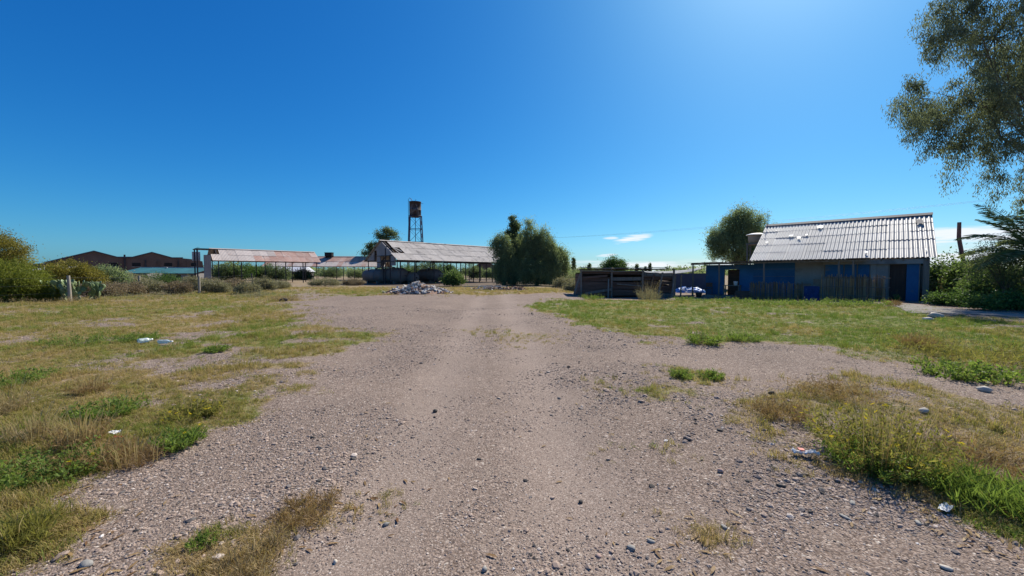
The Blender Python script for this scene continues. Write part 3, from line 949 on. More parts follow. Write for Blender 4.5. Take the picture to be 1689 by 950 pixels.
# far-left trees and shrubs
X, Y = XP(-20, 33), 33
tree('feathery_tree', 'airy tree at the left edge above the yellow-green shrub', 'tree', X, Y, px_lobes([(-25, 395, 34, 16, 0), (5, 412, 26, 16, 0), (28, 425, 14, 10, 0), (-60, 410, 40, 26, 0), (0, 440, 30, 14, 0), (38, 410, 8, 4, 0)], X, Y), 30000, 0.15, 0.055, 'f_gold', 108, 0.17, clump=0.3, shell=0.4)
bush('tamarisk_shrub', 'yellow-green feathery shrub at the left edge of the yard', 'shrub', 10, 21.5, 5.2, 2.45, 56000, 0.13, 0.03, 'f_olive', 109, clump=0.22)
bush('tamarisk_shrub', 'lower dark green feathery shrub in front of the cactus', 'shrub', 66, 21.4, 2.3, 1.35, 26000, 0.10, 0.026, 'f_olive', 110, clump=0.16)
bush('rounded_shrub', 'rounded golden-olive shrub behind the prickly pear', 'shrub', 118, 27, 4.3, 2.7, 52000, 0.11, 0.05, 'f_gold', 111, clump=0.15, lob=9)
bush('green_shrub', 'dull green shrub right of the golden rounded shrub', 'shrub', 175, 32, 3.4, 2.3, 20000, 0.13, 0.055, 'f_pepper', 112, clump=0.18)
bush('green_shrub', 'grey-green shrub below the left teal roof', 'shrub', 212, 36, 3.6, 1.75, 10000, 0.12, 0.05, 'f_salt', 113, clump=0.2)
bush('green_shrub', 'fresh green shrub in front of the teal roofs', 'shrub', 262, 40, 4.0, 1.7, 9000, 0.13, 0.05, 'f_green', 114, clump=0.22)
# saltbush scrub behind the fence
SALT = [(170, 25.5, 3.0, 0.95, 'f_saltbrown', 'brown scrub bush right of the leftmost fence post'), (206, 27.0, 2.6, 1.0, 'f_saltbrown', 'low brown scrub bush just left of the second fence post'),
        (246, 29.0, 3.0, 1.2, 'f_salt', 'pale scrub bush right of the second fence post'), (286, 28.0, 2.5, 1.0, 'f_saltbrown', 'brownish scrub bush midway between second and third fence posts'),
        (318, 32.0, 3.0, 1.45, 'f_salt', 'grey-green scrub bush behind the third fence post'), (352, 29.5, 2.7, 1.15, 'f_salt', 'pale yellowish scrub bush right of the third fence post'),
        (385, 31.5, 3.0, 1.3, 'f_saltbrown', 'tan scrub bush under the middle of the red-roofed shed'), (408, 28.5, 1.9, 0.9, 'f_salt', 'small pale scrub bush left of the dark leaning post'),
        (432, 34.0, 2.4, 1.35, 'f_salt', 'tall pale scrub bush right of the dark leaning post'), (455, 38.0, 3.2, 0.9, 'f_salt', 'low grey scrub bush below the right posts of the red-roofed shed'),
        (538, 46.0, 4.2, 1.1, 'f_salt', 'pale scrub bush in front of the far long shed'), (585, 49.0, 3.6, 0.9, 'f_saltbrown', 'brown scrub bush left of the grey tanks'),
        (335, 36.0, 3.4, 1.3, 'f_saltbrown', 'dull brown scrub bush against the grey pillar of the shed')]
for i, (px, Y, w, h, m, lb) in enumerate(SALT):
    bush('scrub_bush', lb, 'bush', px, Y, w, h, 10000, 0.10, 0.038, m, 120 + i, group='scrub bushes behind the fence line', clump=0.11)
# trees seen under and behind the sheds
for i, (px, Y, w, h, m, lb) in enumerate([
        (372, 76, 6.0, 4.2, 'f_dark', 'dark tree behind the left end of the red-roofed shed'), (455, 80, 6.0, 3.6, 'f_dark', 'dark shrub behind the right half of the red-roofed shed'), (398, 78, 9.5, 4.4, 'f_green', 'leafy green tree behind the left half of the red-roofed shed'), (440, 82, 5.0, 3.6, 'f_green', 'green shrub behind the middle posts of the red-roofed shed'),
        (552, 118, 9.0, 4.0, 'f_dark', 'dark tree under the far long shed roof'), (592, 112, 7.0, 3.6, 'f_pepper', 'green tree left of the gable shed behind the tanks'),
        (672, 88, 6.0, 4.0, 'f_green', 'green tree seen over the second grey tank'), (702, 82, 6.5, 5.0, 'f_dark', 'dark tree seen under the shed above the small tank'),
        (733, 84, 6.0, 4.2, 'f_green', 'green tree seen under the shed right of the last big tank'), (775, 98, 8.0, 4.3, 'f_dark', 'dark tree seen under the shed left of the far barn'),
        (818, 96, 6.0, 3.4, 'f_pepper', 'green tree right of the far barn under the shed'), (948, 58, 4.0, 2.9, 'f_pepper', 'thin green tree between the dark clump and the plank shack'),
        (966, 75, 4.5, 2.6, 'f_green', 'low green tree behind the left end of the plank shack'), (930, 44, 2.6, 1.5, 'f_salt', 'grey-green shrub at the foot of the dark clump'),
        (946, 36, 2.0, 1.0, 'f_salt', 'low grey shrub left of the plank shack'), (500, 86, 5.0, 2.6, 'f_dark', 'dark shrub behind the right end of the red-roofed shed')]):
    bush('green_tree', lb, 'tree', px, Y, w, h, 7000, 0.26 if Y > 60 else 0.13, 0.12 if Y > 60 else 0.05, m, 150 + i, group='trees behind the sheds', clump=0.35 if Y > 60 else 0.2)
X, Y = XP(1013, 78), 78
tree('round_tree', 'compact round dark green tree above the plank shack', 'tree', X, Y, px_lobes([(1003, 438, 10, 9, 0), (1013, 432, 9, 8, 0), (1024, 437, 9, 9, 0), (1013, 443, 19, 9, 0)], X, Y), 11000, 0.26, 0.12, 'f_green', 170, 0.25, clump=0.35)
for i, (px, tp, hw, lb) in enumerate([(946, 424, 3.6, 'tallest thin poplar left of the plank shack on the skyline'), (972, 432, 2.6, 'narrow dark poplar left of the round tree on the skyline'), (1050, 434, 2.2, 'thin poplar just right of the round tree on the skyline'),
                                      (1065, 436, 2.0, 'short thin poplar on the skyline above the shack roof'), (1072, 433, 2.4, 'pointed dark poplar on the skyline above the shade cloth')]):
    Y = 150
    X = XP(px, Y)
    tree('poplar_tree', lb, 'tree', X, Y, px_lobes([(px, tp + 4, hw * .35, 5, 0), (px, tp + 9, hw * .6, 7, 0), (px, tp + 16, hw * .75, 9, 0)], X, Y), 1800, 0.5, 0.22, 'f_dark', 180 + i, 0.2, group='poplars on the skyline', clump=0.22, shell=0.2)
# the wood along the skyline
V, Fc, T_ = [], [], []
k = 0
r = np.random.default_rng(55)
lob = []
for i in range(900):
    a = r.uniform(-1.15, 1.15)
    dist = r.uniform(190, 330)
    hh = r.uniform(2.6, 5.6)
    lob.append((math.sin(a) * dist, math.cos(a) * dist, hh * 0.5, r.uniform(4, 9), r.uniform(3, 6), hh * 0.55))
V, Fc, T_, C = leaf_cloud(lob, 80000, 1.1, 0.6, 56, clump=0.8, per=25, shell=0.3)
wood = link('far_wood', quads_mesh('far_wood', V, Fc, T_), M['f_pepper'])
set_props(wood, 'low belt of far trees along the whole skyline', 'trees', None, 'stuff')

# shrubs right of the house
bush('broadleaf_shrub', 'dense dark shrub directly right of the house gable', 'shrub', 1566, 27.5, 3.6, 3.25, 12000, 0.17, 0.10, 'f_fig', 190, clump=0.26, lob=9)
bush('broadleaf_shrub', 'broad-leaved shrub at the foot of the leaning pole', 'shrub', 1598, 23, 3.0, 2.65, 8000, 0.20, 0.11, 'f_fig', 191, clump=0.25)
bush('broadleaf_shrub', 'bright leafy shrub below the palm at the right edge', 'shrub', 1648, 19.5, 3.4, 1.9, 9000, 0.17, 0.09, 'f_fig', 192, clump=0.22)
bush('broadleaf_shrub', 'low green shrub beside the concrete path right of the house', 'shrub', 1580, 19.0, 2.4, 0.75, 6000, 0.11, 0.06, 'f_green', 193, clump=0.16)
bush('broadleaf_shrub', 'low leafy plants under the palm beside the concrete path', 'shrub', 1660, 16.6, 3.0, 0.75, 7000, 0.11, 0.06, 'f_green', 194, clump=0.16)
bush('dry_shrub', 'dry straw-coloured shrub against the house gable wall', 'shrub', 1549, 24.0, 1.3, 1.5, 4000, 0.12, 0.03, 'f_salt', 195, clump=0.18)
X, Y = XP(1660, 18.4), 18.4
tree('airy_shrub', 'airy grey-green shrub with arching twigs under the palm', 'shrub', X, Y, px_lobes([(1640, 440, 34, 30, 0), (1660, 415, 28, 22, 0), (1625, 425, 22, 22, 0), (1680, 450, 36, 40, 0)], X, Y), 9000, 0.12, 0.028, 'f_reed', 196, 0.06, clump=0.25, weep=0.4, strand=(0.3, 0.8), shell=0.3)

# palm
X, Y = XP(1712, 17.6), 17.6
palm = empty('palm_tree', (X, Y, gzf(X, Y)), 0, 'palm with arching feather fronds at the right edge', 'palm')
mb = MB()
mb.tube([(0, 0, -0.1), (0.05, 0, 0.9), (0.0, 0.05, 1.7), (0, 0, 2.3)], [0.34, 0.30, 0.28, 0.22], 10)
mb.build('trunk', M['bark'], palm)
rp = np.random.default_rng(77)
for i in range(22):
    a = i * 2.39996 + rp.uniform(-.15, .15)
    if i == 0:
        a, up, Lf = math.pi * 0.99, 0.72, 3.9
    elif i == 1:
        a, up, Lf = math.pi * 0.95, 1.12, 3.6
    elif i == 2:
        a, up, Lf = math.pi * 1.1, 0.95, 3.6
    else:
        up, Lf = rp.uniform(0.25, 1.25), rp.uniform(2.6, 3.4)
    p = Vector((0, 0, 2.3))
    d = Vector((math.cos(a) * math.cos(up), math.sin(a) * math.cos(up), math.sin(up)))
    path = [p.copy()]
    ns = 14
    for s_ in range(ns):
        p = p + d * (Lf / ns)
        d = (d + Vector((0, 0, -0.085))).normalized()
        path.append(p.copy())
    fr = MB()
    fr.tube(path, [0.035 * (1 - q / (ns + 2)) for q in range(ns + 1)], 5)
    side = Vector((-math.sin(a), math.cos(a), 0))
    for q in range(4, ns * 5):
        f_ = q / (ns * 5) * ns
        i0 = min(int(f_), ns - 1)
        pp = path[i0].lerp(path[i0 + 1], f_ - i0)
        tg = (path[i0 + 1] - path[i0]).normalized()
        ll = 0.62 * math.sin(math.pi * min(1, 0.12 + 0.86 * q / (ns * 5))) + 0.12
        for sg in (-1, 1):
            dd = (side * sg * 0.85 + tg * 0.65 + Vector((0, 0, rp.uniform(-0.35, 0.15)))).normalized()
            w = Vector((0, 0, 1)).cross(dd).normalized() * 0.02 + Vector((0, 0, 0.014))
            tip = pp + dd * ll + Vector((0, 0, -0.08 * ll))
            md_ = pp + dd * ll * 0.5
            fr.add([pp, md_ + w, tip, md_ - w], [(0, 1, 2, 3)])
    me = fr.mesh('frond')
    at_ = me.attributes.new('tint', 'FLOAT', 'FACE')
    at_.data.foreach_set('value', rp.uniform(0, 1, len(me.polygons)).astype(np.float32))
    link('frond', me, M['f_palm'], palm)

# the near eucalyptus, trunk just outside the frame on the right
X, Y = 36.0, 23.0
EUC = [(1640, 60, 62, 55, 0), (1560, 62, 34, 34, -1), (1543, 20, 26, 22, 0), (1590, 20, 45, 30, 0), (1600, 165, 58, 46, 0), (1520, 160, 26, 26, -.5), (1503, 140, 18, 18, -.5), (1508, 222, 9, 16, -.5), (1552, 205, 24, 28, 0),
       (1585, 232, 26, 30, .5), (1650, 225, 44, 36, 0), (1640, 282, 14, 26, 0), (1646, 318, 6, 14, 0), (1569, 280, 10, 14, 0.5), (1690, 150, 70, 60, 1), (1760, 100, 110, 90, 1), (1700, -70, 100, 80, 0), (1620, -60, 60, 60, 0),
       (1860, 30, 130, 120, 2), (1800, 220, 70, 60, 1), (1700, 280, 20, 36, 0), (1760, -140, 120, 80, 2), (1688, 330, 6, 14, -.5), (1534, 60, 20, 18, -.5), (1500, 165, 20, 22, 1), (1514, 200, 16, 20, 1.5), (1528, 232, 12, 14, 1), (1520, 185, 22, 22, 2.5)]
tree('eucalyptus_tree', 'large eucalyptus with hanging leafy branches filling the upper right corner', 'tree', X, Y, px_lobes(EUC, X, Y, 0.0, 0.75), 230000, 0.18, 0.040, 'f_euc', 210, 0.30, bark='bark', nlimb=8, fork=0.42, limb_k=0.3, twigs=520, low=10.5,
     clump=0.20, weep=0.6, strand=(0.4, 1.3), per=85, shell=0.25, droop=0.8)

# prickly pear
X, Y = XP(114, 21.6), 21.6
cac = empty('prickly_pear', (X, Y, gzf(X, Y)), 0, 'prickly pear cactus with pale pads behind the leftmost fence post', 'cactus')
mb = MB()
mb.lathe([(0.01, 0.0), (0.075, 0.02), (0.115, 0.10), (0.13, 0.19), (0.11, 0.27), (0.055, 0.32), (0.005, 0.335)], 10, Matrix.Scale(0.24, 4, (0, 1, 0)))
pad_me = mb.mesh('pad')
pad_me.materials.append(M['cactus'])
rc = random.Random(5)
tips = [(Vector((rc.uniform(-1.2, 1.15), rc.uniform(-0.5, 0.5), -0.05)), 0) for _ in range(16)]
made = 0
while tips and made < 150:
    p, lev = tips.pop(0)
    rz, tl, tl2 = rc.uniform(-1.5, 1.5), rc.uniform(-0.45, 0.45), rc.uniform(-0.6, 0.6)
    s_ = rc.uniform(0.85, 1.15)
    Mx = Matrix.Rotation(rz, 4, 'Z') @ Matrix.Rotation(tl2, 4, 'Y') @ Matrix.Rotation(tl, 4, 'X')
    o = link('pad', pad_me, None, cac, p, Mx.to_euler(), (s_, s_, s_))
    made += 1
    if lev < 5:
        for _ in range(rc.choice((1, 2, 2))):
            tips.append((p + Mx @ Vector((rc.uniform(-.09, .09), 0, 0.30 * s_)), lev + 1))
bush('fig_shrub', 'leafy fig-like shrub at the front posts of the grey shed', 'shrub', 748, 46, 2.9, 2.0, 5500, 0.20, 0.13, 'f_fig', 220, clump=0.24)

# ------------------------------------------------------------------ corrugated sheets
def sheet_mesh(name, w, l, period, amp, mat, seg=6, th=0.012):
    nw = max(1, round(w / period))
    nx = nw * seg
    xs = np.linspace(0, w, nx + 1)
    zs = amp * np.sin(xs / w * nw * 2 * np.pi)
    V, Fc = [], []
    for y in (0, l):
        for x, z in zip(xs, zs):
            V.append((x, y, z))
    for x, z in zip(xs, zs):
        V.append((x, 0, z - th))
    for x, z in zip(xs, zs):
        V.append((x, l, z - th))
    n = nx + 1
    for i in range(nx):
        Fc.append((i, i + 1, n + i + 1, n + i))
        Fc.append((2 * n + i + 1, 2 * n + i, 3 * n + i, 3 * n + i + 1))
        Fc.append((2 * n + i, 2 * n + i + 1, i + 1, i))
    me = quads_mesh(name, np.array(V), np.array(Fc), smooth=False)
    me.materials.append(mat)
    return me


def lay_sheets(parent, me, x0, ncol, w, rows, l, y_eave, z_eave, pitch, back=False, x1=None, skip=(), step=None, mats=None, jit=0.0, seed=0):
    """lay sheets on a slope; rows from the eave up"""
    rr = random.Random(seed)
    step = step or l * 0.9
    for k in range(rows):
        for i in range(ncol):
            if (i, k) in skip:
                continue
            s = k * step
            dy, dz = s * math.cos(pitch), s * math.sin(pitch) + 0.03
            m = me if mats is None else mats(i, k)
            if not back:
                loc, rot = (x0 + i * w, y_eave + dy, z_eave + dz), (pitch - 0.016, 0, 0)
            else:
                loc, rot = (x0 + (i + 1) * w, y_eave - dy, z_eave + dz), (pitch - 0.016, 0, math.pi)
            if jit:
                loc = (loc[0], loc[1] + rr.uniform(-jit, jit), loc[2])
                rot = (rot[0], rr.uniform(-jit, jit) * 0.2, rot[2] + rr.uniform(-jit, jit) * 0.15)
            link('sheet', m, None, parent, loc, rot)


U_ANG = math.radians(44.6)
# ------------------------------------------------------------------ the blue house
HA = math.radians(-43.9)
house = empty('blue_house', (23.35, 21.8, 0), HA, 'low blue house with a steep grey corrugated roof and long porch', 'house')
EZ, RZ, HY = 2.45, 5.35, 4.7
pitch = math.atan2(RZ - EZ, HY + 0.3)
XL = -8.5
mb = MB()
mb.box(XL, -1.54, 0, 0.2, -0.5, 2.36)
mb.box(-0.84, -0.30, 0.004, 0.2, -0.5, 2.36)
mb.box(-1.54, -0.84, 0, 0.2, 2.1, 2.36)
mb.box(XL, XL + 0.2, 0.2, 9.4, -0.5, 2.4)
mb.box(XL + 0.2, -0.1, 9.2, 9.4, -0.5, 2.4)
wall = mb.build('wall', M['plaster'], house)
mb = MB()
mb.box(XL + .003, -6.1, -0.025, 0.0, -0.45, 2.355)
mb.build('blue_panel', M['blue'], house)
for x0, x1 in ((-4.5, -3.62), (-3.56, -3.0), (-2.94, -2.42)):
    MB().box(x0, x1, -0.05, 0.0, 1.36, 2.17).build('shutter', M['blue'], house)
for x0, x1, z0, z1 in ((-4.58, -2.36, 2.172, 2.23), (-4.58, -2.36, 1.30, 1.358), (-4.56, -4.502, 1.36, 2.17), (-3.618, -3.562, 1.36, 2.17), (-2.998, -2.942, 1.36, 2.17)):
    MB().box(x0, x1, -0.065, -0.002, z0, z1).build('shutter_frame', M['wood'], house)
for x0, x1, z0, z1 in ((-1.60, -1.542, -0.02, 2.15), (-1.54, -0.842, 2.092, 2.15)):
    MB().box(x0, x1, -0.03, -0.002, z0, z1).build('door_frame', M['wood'], house)
for k, (x0, x1, z0, z1) in enumerate(((-6.0, -5.2, 0.0, 0.9), (-5.1, -4.7, 0.3, 1.2), (-2.1, -1.66, 0.0, 0.7))):
    MB().box(x0, x1, -0.012, -0.002, z0, z1).build('bare_plaster_patch', M['rubble_brown'], house)
for z in (0.35, 0.85, 1.35, 1.85):
    MB().box(XL + .01, -6.12, -0.035, -0.026, z, z + .02).build('board_joint', M['wood'], house)
d_ = MB().box(-1.53, -0.85, 0.04, 0.1, 0.0, 2.09).build('door', M['door'], house)
MB().box(-0.98, -0.94, -0.0, 0.04, 0.95, 1.1).build('handle', M['dark_steel'], d_)
MB().box(-0.84, -0.35, -0.03, 0.0, -0.02, 2.1).build('blue_panel', M['blue'], house)
MB().box(-4.6, -0.05, -0.2, -0.06, 2.12, 2.40).build('fascia_beam', M['plaster'], house)
MB().box(-0.20, 0.05, -0.22, 0.02, -0.3, 2.38).build('corner_post', M['wood'], house)
MB().box(-2.38, -2.14, -0.06, 0, -0.3, 2.12).build('pilaster', M['plaster'], house)
# gable end on the right
mb = MB()
mb.box(-0.1, 0.02, 0.25, 9.4, -0.4, 0.35)
mb.box(-0.1, 0.02, 3.9, 9.4, 0.35, 2.4)
mb.box(-0.1, 0.02, 0.25, 0.9, 1.1, 2.1)
mb.build('side_wall', M['plaster'], house)
MB().box(-0.12, 0.06, 0.1, 9.38, 2.1, 2.45).build('blue_band', M['blue'], house)
MB().box(-0.06, 0.05, 0.3, 2.2, 0.36, 1.05).build('blue_panel', M['blue'], house)
mb = MB()
nb = 20
for i in range(nb):
    y0 = 0.0 + i * 9.4 / nb
    y1 = y0 + 9.4 / nb - 0.02
    f0, f1 = (1 - abs(y0 - HY) / HY), (1 - abs(y1 - HY) / HY)
    b = MB()
    z0 = 2.451
    p0, p1 = z0 + f0 * (RZ - 2.55) - 0.03, z0 + f1 * (RZ - 2.55) - 0.03
    p0, p1 = max(p0, z0 + .01), max(p1, z0 + .01)
    b.add([(-.03, y0, z0), (-.03, y1, z0), (-.03, y1, p1), (-.03, y0, p0), (.03, y0, z0), (.03, y1, z0), (.03, y1, p1), (.03, y0, p0)],
          [(0, 3, 2, 1), (4, 5, 6, 7), (0, 1, 5, 4), (1, 2, 6, 5), (2, 3, 7, 6), (3, 0, 4, 7)])
    b.build('gable_board', M['wood'], house)
MB().poly_prism([(XL + .05, 2.4), (XL + .2, 2.4), (XL + .2, 2.41), (XL + .05, 2.41)], 0.1, 9.3).build('wall_plate', M['wood'], house)
mb = MB()
mb.add([(XL + .1, 0, 2.4), (XL + .1, 9.4, 2.4), (XL + .1, HY, RZ - .12), (XL + .22, 0, 2.4), (XL + .22, 9.4, 2.4), (XL + .22, HY, RZ - .12)], [(0, 1, 2), (3, 5, 4), (0, 3, 4, 1), (1, 4, 5, 2), (2, 5, 3, 0)])
mb.build('gable_wall', M['plaster'], house)
# roof
mb = MB()
for i in range(10):
    x = XL + 0.3 + i * 0.9
    mb.beam((x, -0.28, EZ - 0.09), (x, HY, RZ - 0.11), 0.07, 0.12)
    mb.beam((x, 2 * HY + 0.28, EZ - 0.09), (x, HY, RZ - 0.11), 0.07, 0.12)
roof = mb.build('roof', M['wood'], house)
SLH = (HY + 0.32) / math.cos(pitch)
hl = SLH / (5 - 4 * 0.11)
hs_me = sheet_mesh('sheet', 1.03, hl, 0.206, 0.024, M['fibro'], 8, 0.01)
lay_sheets(roof, hs_me, XL - 0.2, 9, 1.0, 5, hl, -0.32, EZ, pitch, step=hl * .89, jit=0.02, seed=3)
lay_sheets(roof, hs_me, XL - 0.2, 9, 1.0, 5, hl, 2 * HY + 0.32, EZ, pitch, back=True, step=hl * .89, seed=4)
mb = MB()
s_ = 0.30
cz = RZ + 0.10
mb.add([(XL - .21, HY - s_ * math.cos(pitch), cz - s_ * math.sin(pitch)), (0.36, HY - s_ * math.cos(pitch), cz - s_ * math.sin(pitch)), (0.36, HY, cz + .02), (XL - .21, HY, cz + .02),
        (XL - .21, HY + s_ * math.cos(pitch), cz - s_ * math.sin(pitch)), (0.36, HY + s_ * math.cos(pitch), cz - s_ * math.sin(pitch))], [(0, 1, 2, 3), (3, 2, 5, 4)])
mb.build('ridge_cap', M['ridge'], roof)
for (x, s_, w_, h_, rr) in ((-5.2, 4.7, .30, .30, .1), (-6.75, 3.5, .24, .22, -.2), (-6.25, 3.1, .22, .26, .2), (-5.85, 3.5, .12, .16, .1), (-8.1, 2.6, .16, .12, .1), (-2.6, .62, .14, .2, .1), (-0.1, .75, .06, .25, 0), (-7.8, 4.5, .1, .06, .1)):
    mb = MB().box(-w_ / 2, w_ / 2, -h_ / 2, h_ / 2, 0, 0.008)
    mb.build('white_patch', M['white'], roof, (x, -0.32 + s_ * math.cos(pitch), EZ + 0.115 + s_ * math.sin(pitch)), (pitch, 0, rr))
MB().box(-.14, .14, -.32, .32, 0, .012).build('dark_patch', M['ridge'], roof, (-0.25, -0.32 + 4.5 * math.cos(pitch), EZ + 0.12 + 4.5 * math.sin(pitch)), (pitch, 0, 0.1))
MB().tube([(XL - .1, HY + .15, RZ - .2), (XL - .13, HY + .15, RZ + 0.95)], 0.022, 5).build('mast', M['dark_steel'], house)
# extension on the left and porch
mb = MB()
mb.box(-11.7, -10.4, 0.05, 0.2, -0.5, 2.2)
mb.box(-9.4, XL - .003, 0.05, 0.2, -0.5, 2.2)
mb.box(-11.7, -11.55, 0.2, 3.5, -0.5, 2.2)
mb.box(-10.4, -9.4, 0.06, 0.19, 1.85, 2.2)
mb.build('extension_wall', M['blue'], house)
MB().box(-10.38, -9.42, 0.9, 0.95, -0.4, 1.84).build('inner_wall', M['wood_brown'], house)
mb = MB()
for y, zz in ((-1.45, 2.27), (0.0, 2.34)):
    mb.beam((-12.3, y, zz - .04), (-2.5, y, zz + .06), 0.10, 0.08)
for i in range(12):
    x = -12.2 + i * 0.88
    zz = 2.30 + 0.10 * (x + 12.2) / 9.7
    mb.beam((x, -1.62, zz), (x, 0.1 if x > XL else 3.2, zz + 0.06), 0.06, 0.06)
pr = mb.build('porch_roof', M['wood'], house)
for i in range(10):
    x = -12.45 + i * 1.0
    zz = 2.36 + 0.10 * (x + 12.2) / 9.7
    yb = -0.12 if x > XL - 0.9 else 3.4
    mb = MB().box(0, 1.02, -1.75, yb, 0, 0.02)
    mb.build('roof_board', M['wood'], pr, (x, 0, zz + (i % 2) * 0.022), (0.02, 0.008 * ((i * 7) % 3 - 1), 0))
for x, y, zt in ((-12.15, -1.45, 2.22), (-7.6, -1.45, 2.27), (-3.75, -1.45, 2.30), (-10.35, -1.45, 2.24), (-3.1, -1.45, 2.31)):
    MB().tube([(x, y, -0.45), (x + .03, y, 1.0), (x, y, zt)], [.065, .06, .055], 7).build('porch_post', M['wood'], house)
MB().box(-11.5, -0.1, -1.3, 0.02, -0.5, -0.02).build('porch_floor', M['concrete'], house)
# things on and by the porch
H2W = Matrix.Translation((23.35, 21.8, 0)) @ Matrix.Rotation(HA, 4, 'Z')


def hw(x, y, z=0.0):
    return tuple(H2W @ Vector((x, y, z)))


def cane_fence(label, x0, x1, y, h, gap, seed):
    e = empty('cane_fence', hw(x0, y, 0), HA, label, 'fence', 'cane fences in front of the porch')
    r = np.random.default_rng(seed)
    mb = MB()
    x = 0.0
    while x < x1 - x0:
        t = h * r.uniform(0.82, 1.10)
        zb = -0.38
        lx = r.normal(0, 0.035)
        mb.tube([(x, r.normal(0, .012), zb), (x + lx, r.normal(0, .012), t)], 0.011 * r.uniform(.7, 1.3), 4, False)
        x += gap * r.uniform(0.6, 1.5)
    me = mb.mesh('canes')
    a = me.attributes.new('tint', 'FLOAT', 'FACE')
    a.data.foreach_set('value', np.repeat(r.uniform(0, 1, len(me.polygons) // 4 + 1), 4)[:len(me.polygons)].astype(np.float32))
    o = link('canes', me, M['cane'], e)
    o['kind'] = 'stuff'
    for z in (0.25, h * 0.55, h * 0.92):
        MB().tube([(-0.1, -0.03, z), (x1 - x0 + 0.25, -0.03, z + .01)], 0.016, 5).build('rail', M['wood'], e)
    for q in (0.05, (x1 - x0) * .5, x1 - x0 - .05):
        MB().tube([(q, 0.06, -0.4), (q, 0.06, h * 1.02)], 0.04, 6).build('post', M['wood'], e)


cane_fence('tall straw-coloured cane fence in front of the blue shutters', -4.55, -1.75, -1.75, 1.40, 0.022, 1)
cane_fence('lower dark cane fence left of the blue cloth', -8.3, -5.4, -1.75, 0.98, 0.026, 2)
e = empty('hanging_cloth', hw(-5.4, -1.8, 0), HA, 'dark blue cloth hung across the gap in the cane fence', 'cloth')
nxq, nzq = 22, 12
xx, zz = np.meshgrid(np.linspace(0.05, 0.8, nxq), np.linspace(-0.28, 0.78, nzq))
yy = 0.03 * np.sin(xx * 26 + zz * 5) * (0.4 + (0.8 - zz)) + 0.02 * np.sin(xx * 11 - zz * 9)
ii = np.arange(nxq * nzq).reshape(nzq, nxq)
Fq = np.stack([ii[:-1, :-1], ii[:-1, 1:], ii[1:, 1:], ii[1:, :-1]], -1).reshape(-1, 4)
cl_ = link('sheet_cloth', quads_mesh('cloth', np.stack([xx, yy, zz], -1).reshape(-1, 3), Fq, smooth=True), M['blue_cloth'], e)
so = cl_.modifiers.new('thick', 'SOLIDIFY')
so.thickness = 0.006
MB().tube([(-0.02, 0, 0.79), (0.88, 0, 0.80)], 0.015, 6).build('rail', M['wood'], e)
MB().tube([(0.0, 0.02, -0.4), (0.0, 0.02, 0.84)], 0.03, 6).build('post', M['wood'], e)
# table, bucket, chair, low brown boards under the porch
tb = empty('porch_table', hw(-9.6, -1.0, -0.02), HA, 'rough wooden table on the porch carrying the white bucket', 'table')
MB().box(-0.55, 0.55, -0.3, 0.3, 0.70, 0.74).build('tabletop', M['wood'], tb)
for sx_ in (-.48, .48):
    for sy_ in (-.24, .24):
        MB().box(sx_ - .03, sx_ + .03, sy_ - .03, sy_ + .03, 0, 0.70).build('leg', M['wood'], tb)
bk = empty('bucket', hw(-9.35, -1.1, 0.72), HA, 'small white bucket on the porch table', 'bucket')
MB().lathe([(0.001, 0.005), (0.11, 0.0), (0.14, 0.27), (0.15, 0.28), (0.13, 0.28), (0.10, 0.02), (0.001, 0.02)], 16).build('pail', M['white'], bk)
MB().tube([(-.14, 0, .25), (-.11, .08, .18), (0, .15, .14), (.11, .08, .18), (.14, 0, .25)], 0.006, 4).build('handle', M['wire'], bk)
chr_ = empty('chair', hw(-11.2, -0.75, -0.02), HA + 0.3, 'small brown wooden chair against the blue porch wall', 'chair')
MB().box(-.22, .22, -.22, .22, .42, .46).build('seat', M['wood_brown'], chr_)
MB().box(-.22, .22, .18, .22, .56, .88).build('backrest', M['wood_brown'], chr_)
for sx_ in (-.2, .2):
    for sy_, zt in ((-.2, .42), (.2, .88)):
        MB().box(sx_ - .02, sx_ + .02, sy_ - .019, sy_ + .019, 0, zt).build('leg', M['wood_brown'], chr_)
for i, (x, lb) in enumerate(((-8.75, 'stack of dark boards between the porch table and lower cane fence'),)):
    e = empty('board_stack', hw(x, -1.55, gzf(*hw(x, -1.55)[:2])), HA, lb, 'boards')
    for k in range(5):
        MB().box(-0.6 + .03 * k, 0.45 - .02 * k, -.1, .1, 0.0, 0.11).build('board', M['wood_brown'], e, (0, 0, k * 0.115), (0, 0, 0.04 * ((k * 3) % 4 - 1.5)))
# rooftop tank on its stand
wt = empty('water_tank_stand', hw(-9.35, 4.6, -0.2), HA, 'tan water tank with white lid on a stand beside the roof', 'water tank')
mb = MB()
mb.lathe([(0.001, 4.18), (0.50, 4.18), (0.56, 4.5), (0.58, 4.82), (0.60, 4.86), (0.001, 4.86)], 20)
mb.build('tank', M['tan'], wt)
mb = MB()
mb.lathe([(0.74, 4.86), (0.70, 4.90), (0.4, 4.99), (0.001, 5.02)], 16)
lid = mb.build('lid', M['white'], wt, (0, 0, 0), (0.0, 0.0, 0))
MB().box(-.6, .6, -.6, .6, 4.08, 4.18).build('platform', M['wood'], wt)
for sx_ in (-.5, .5):
    for sy_ in (-.5, .5):
        MB().box(sx_ - .05, sx_ + .05, sy_ - .05, sy_ + .05, -0.1, 4.08).build('leg', M['wood'], wt)
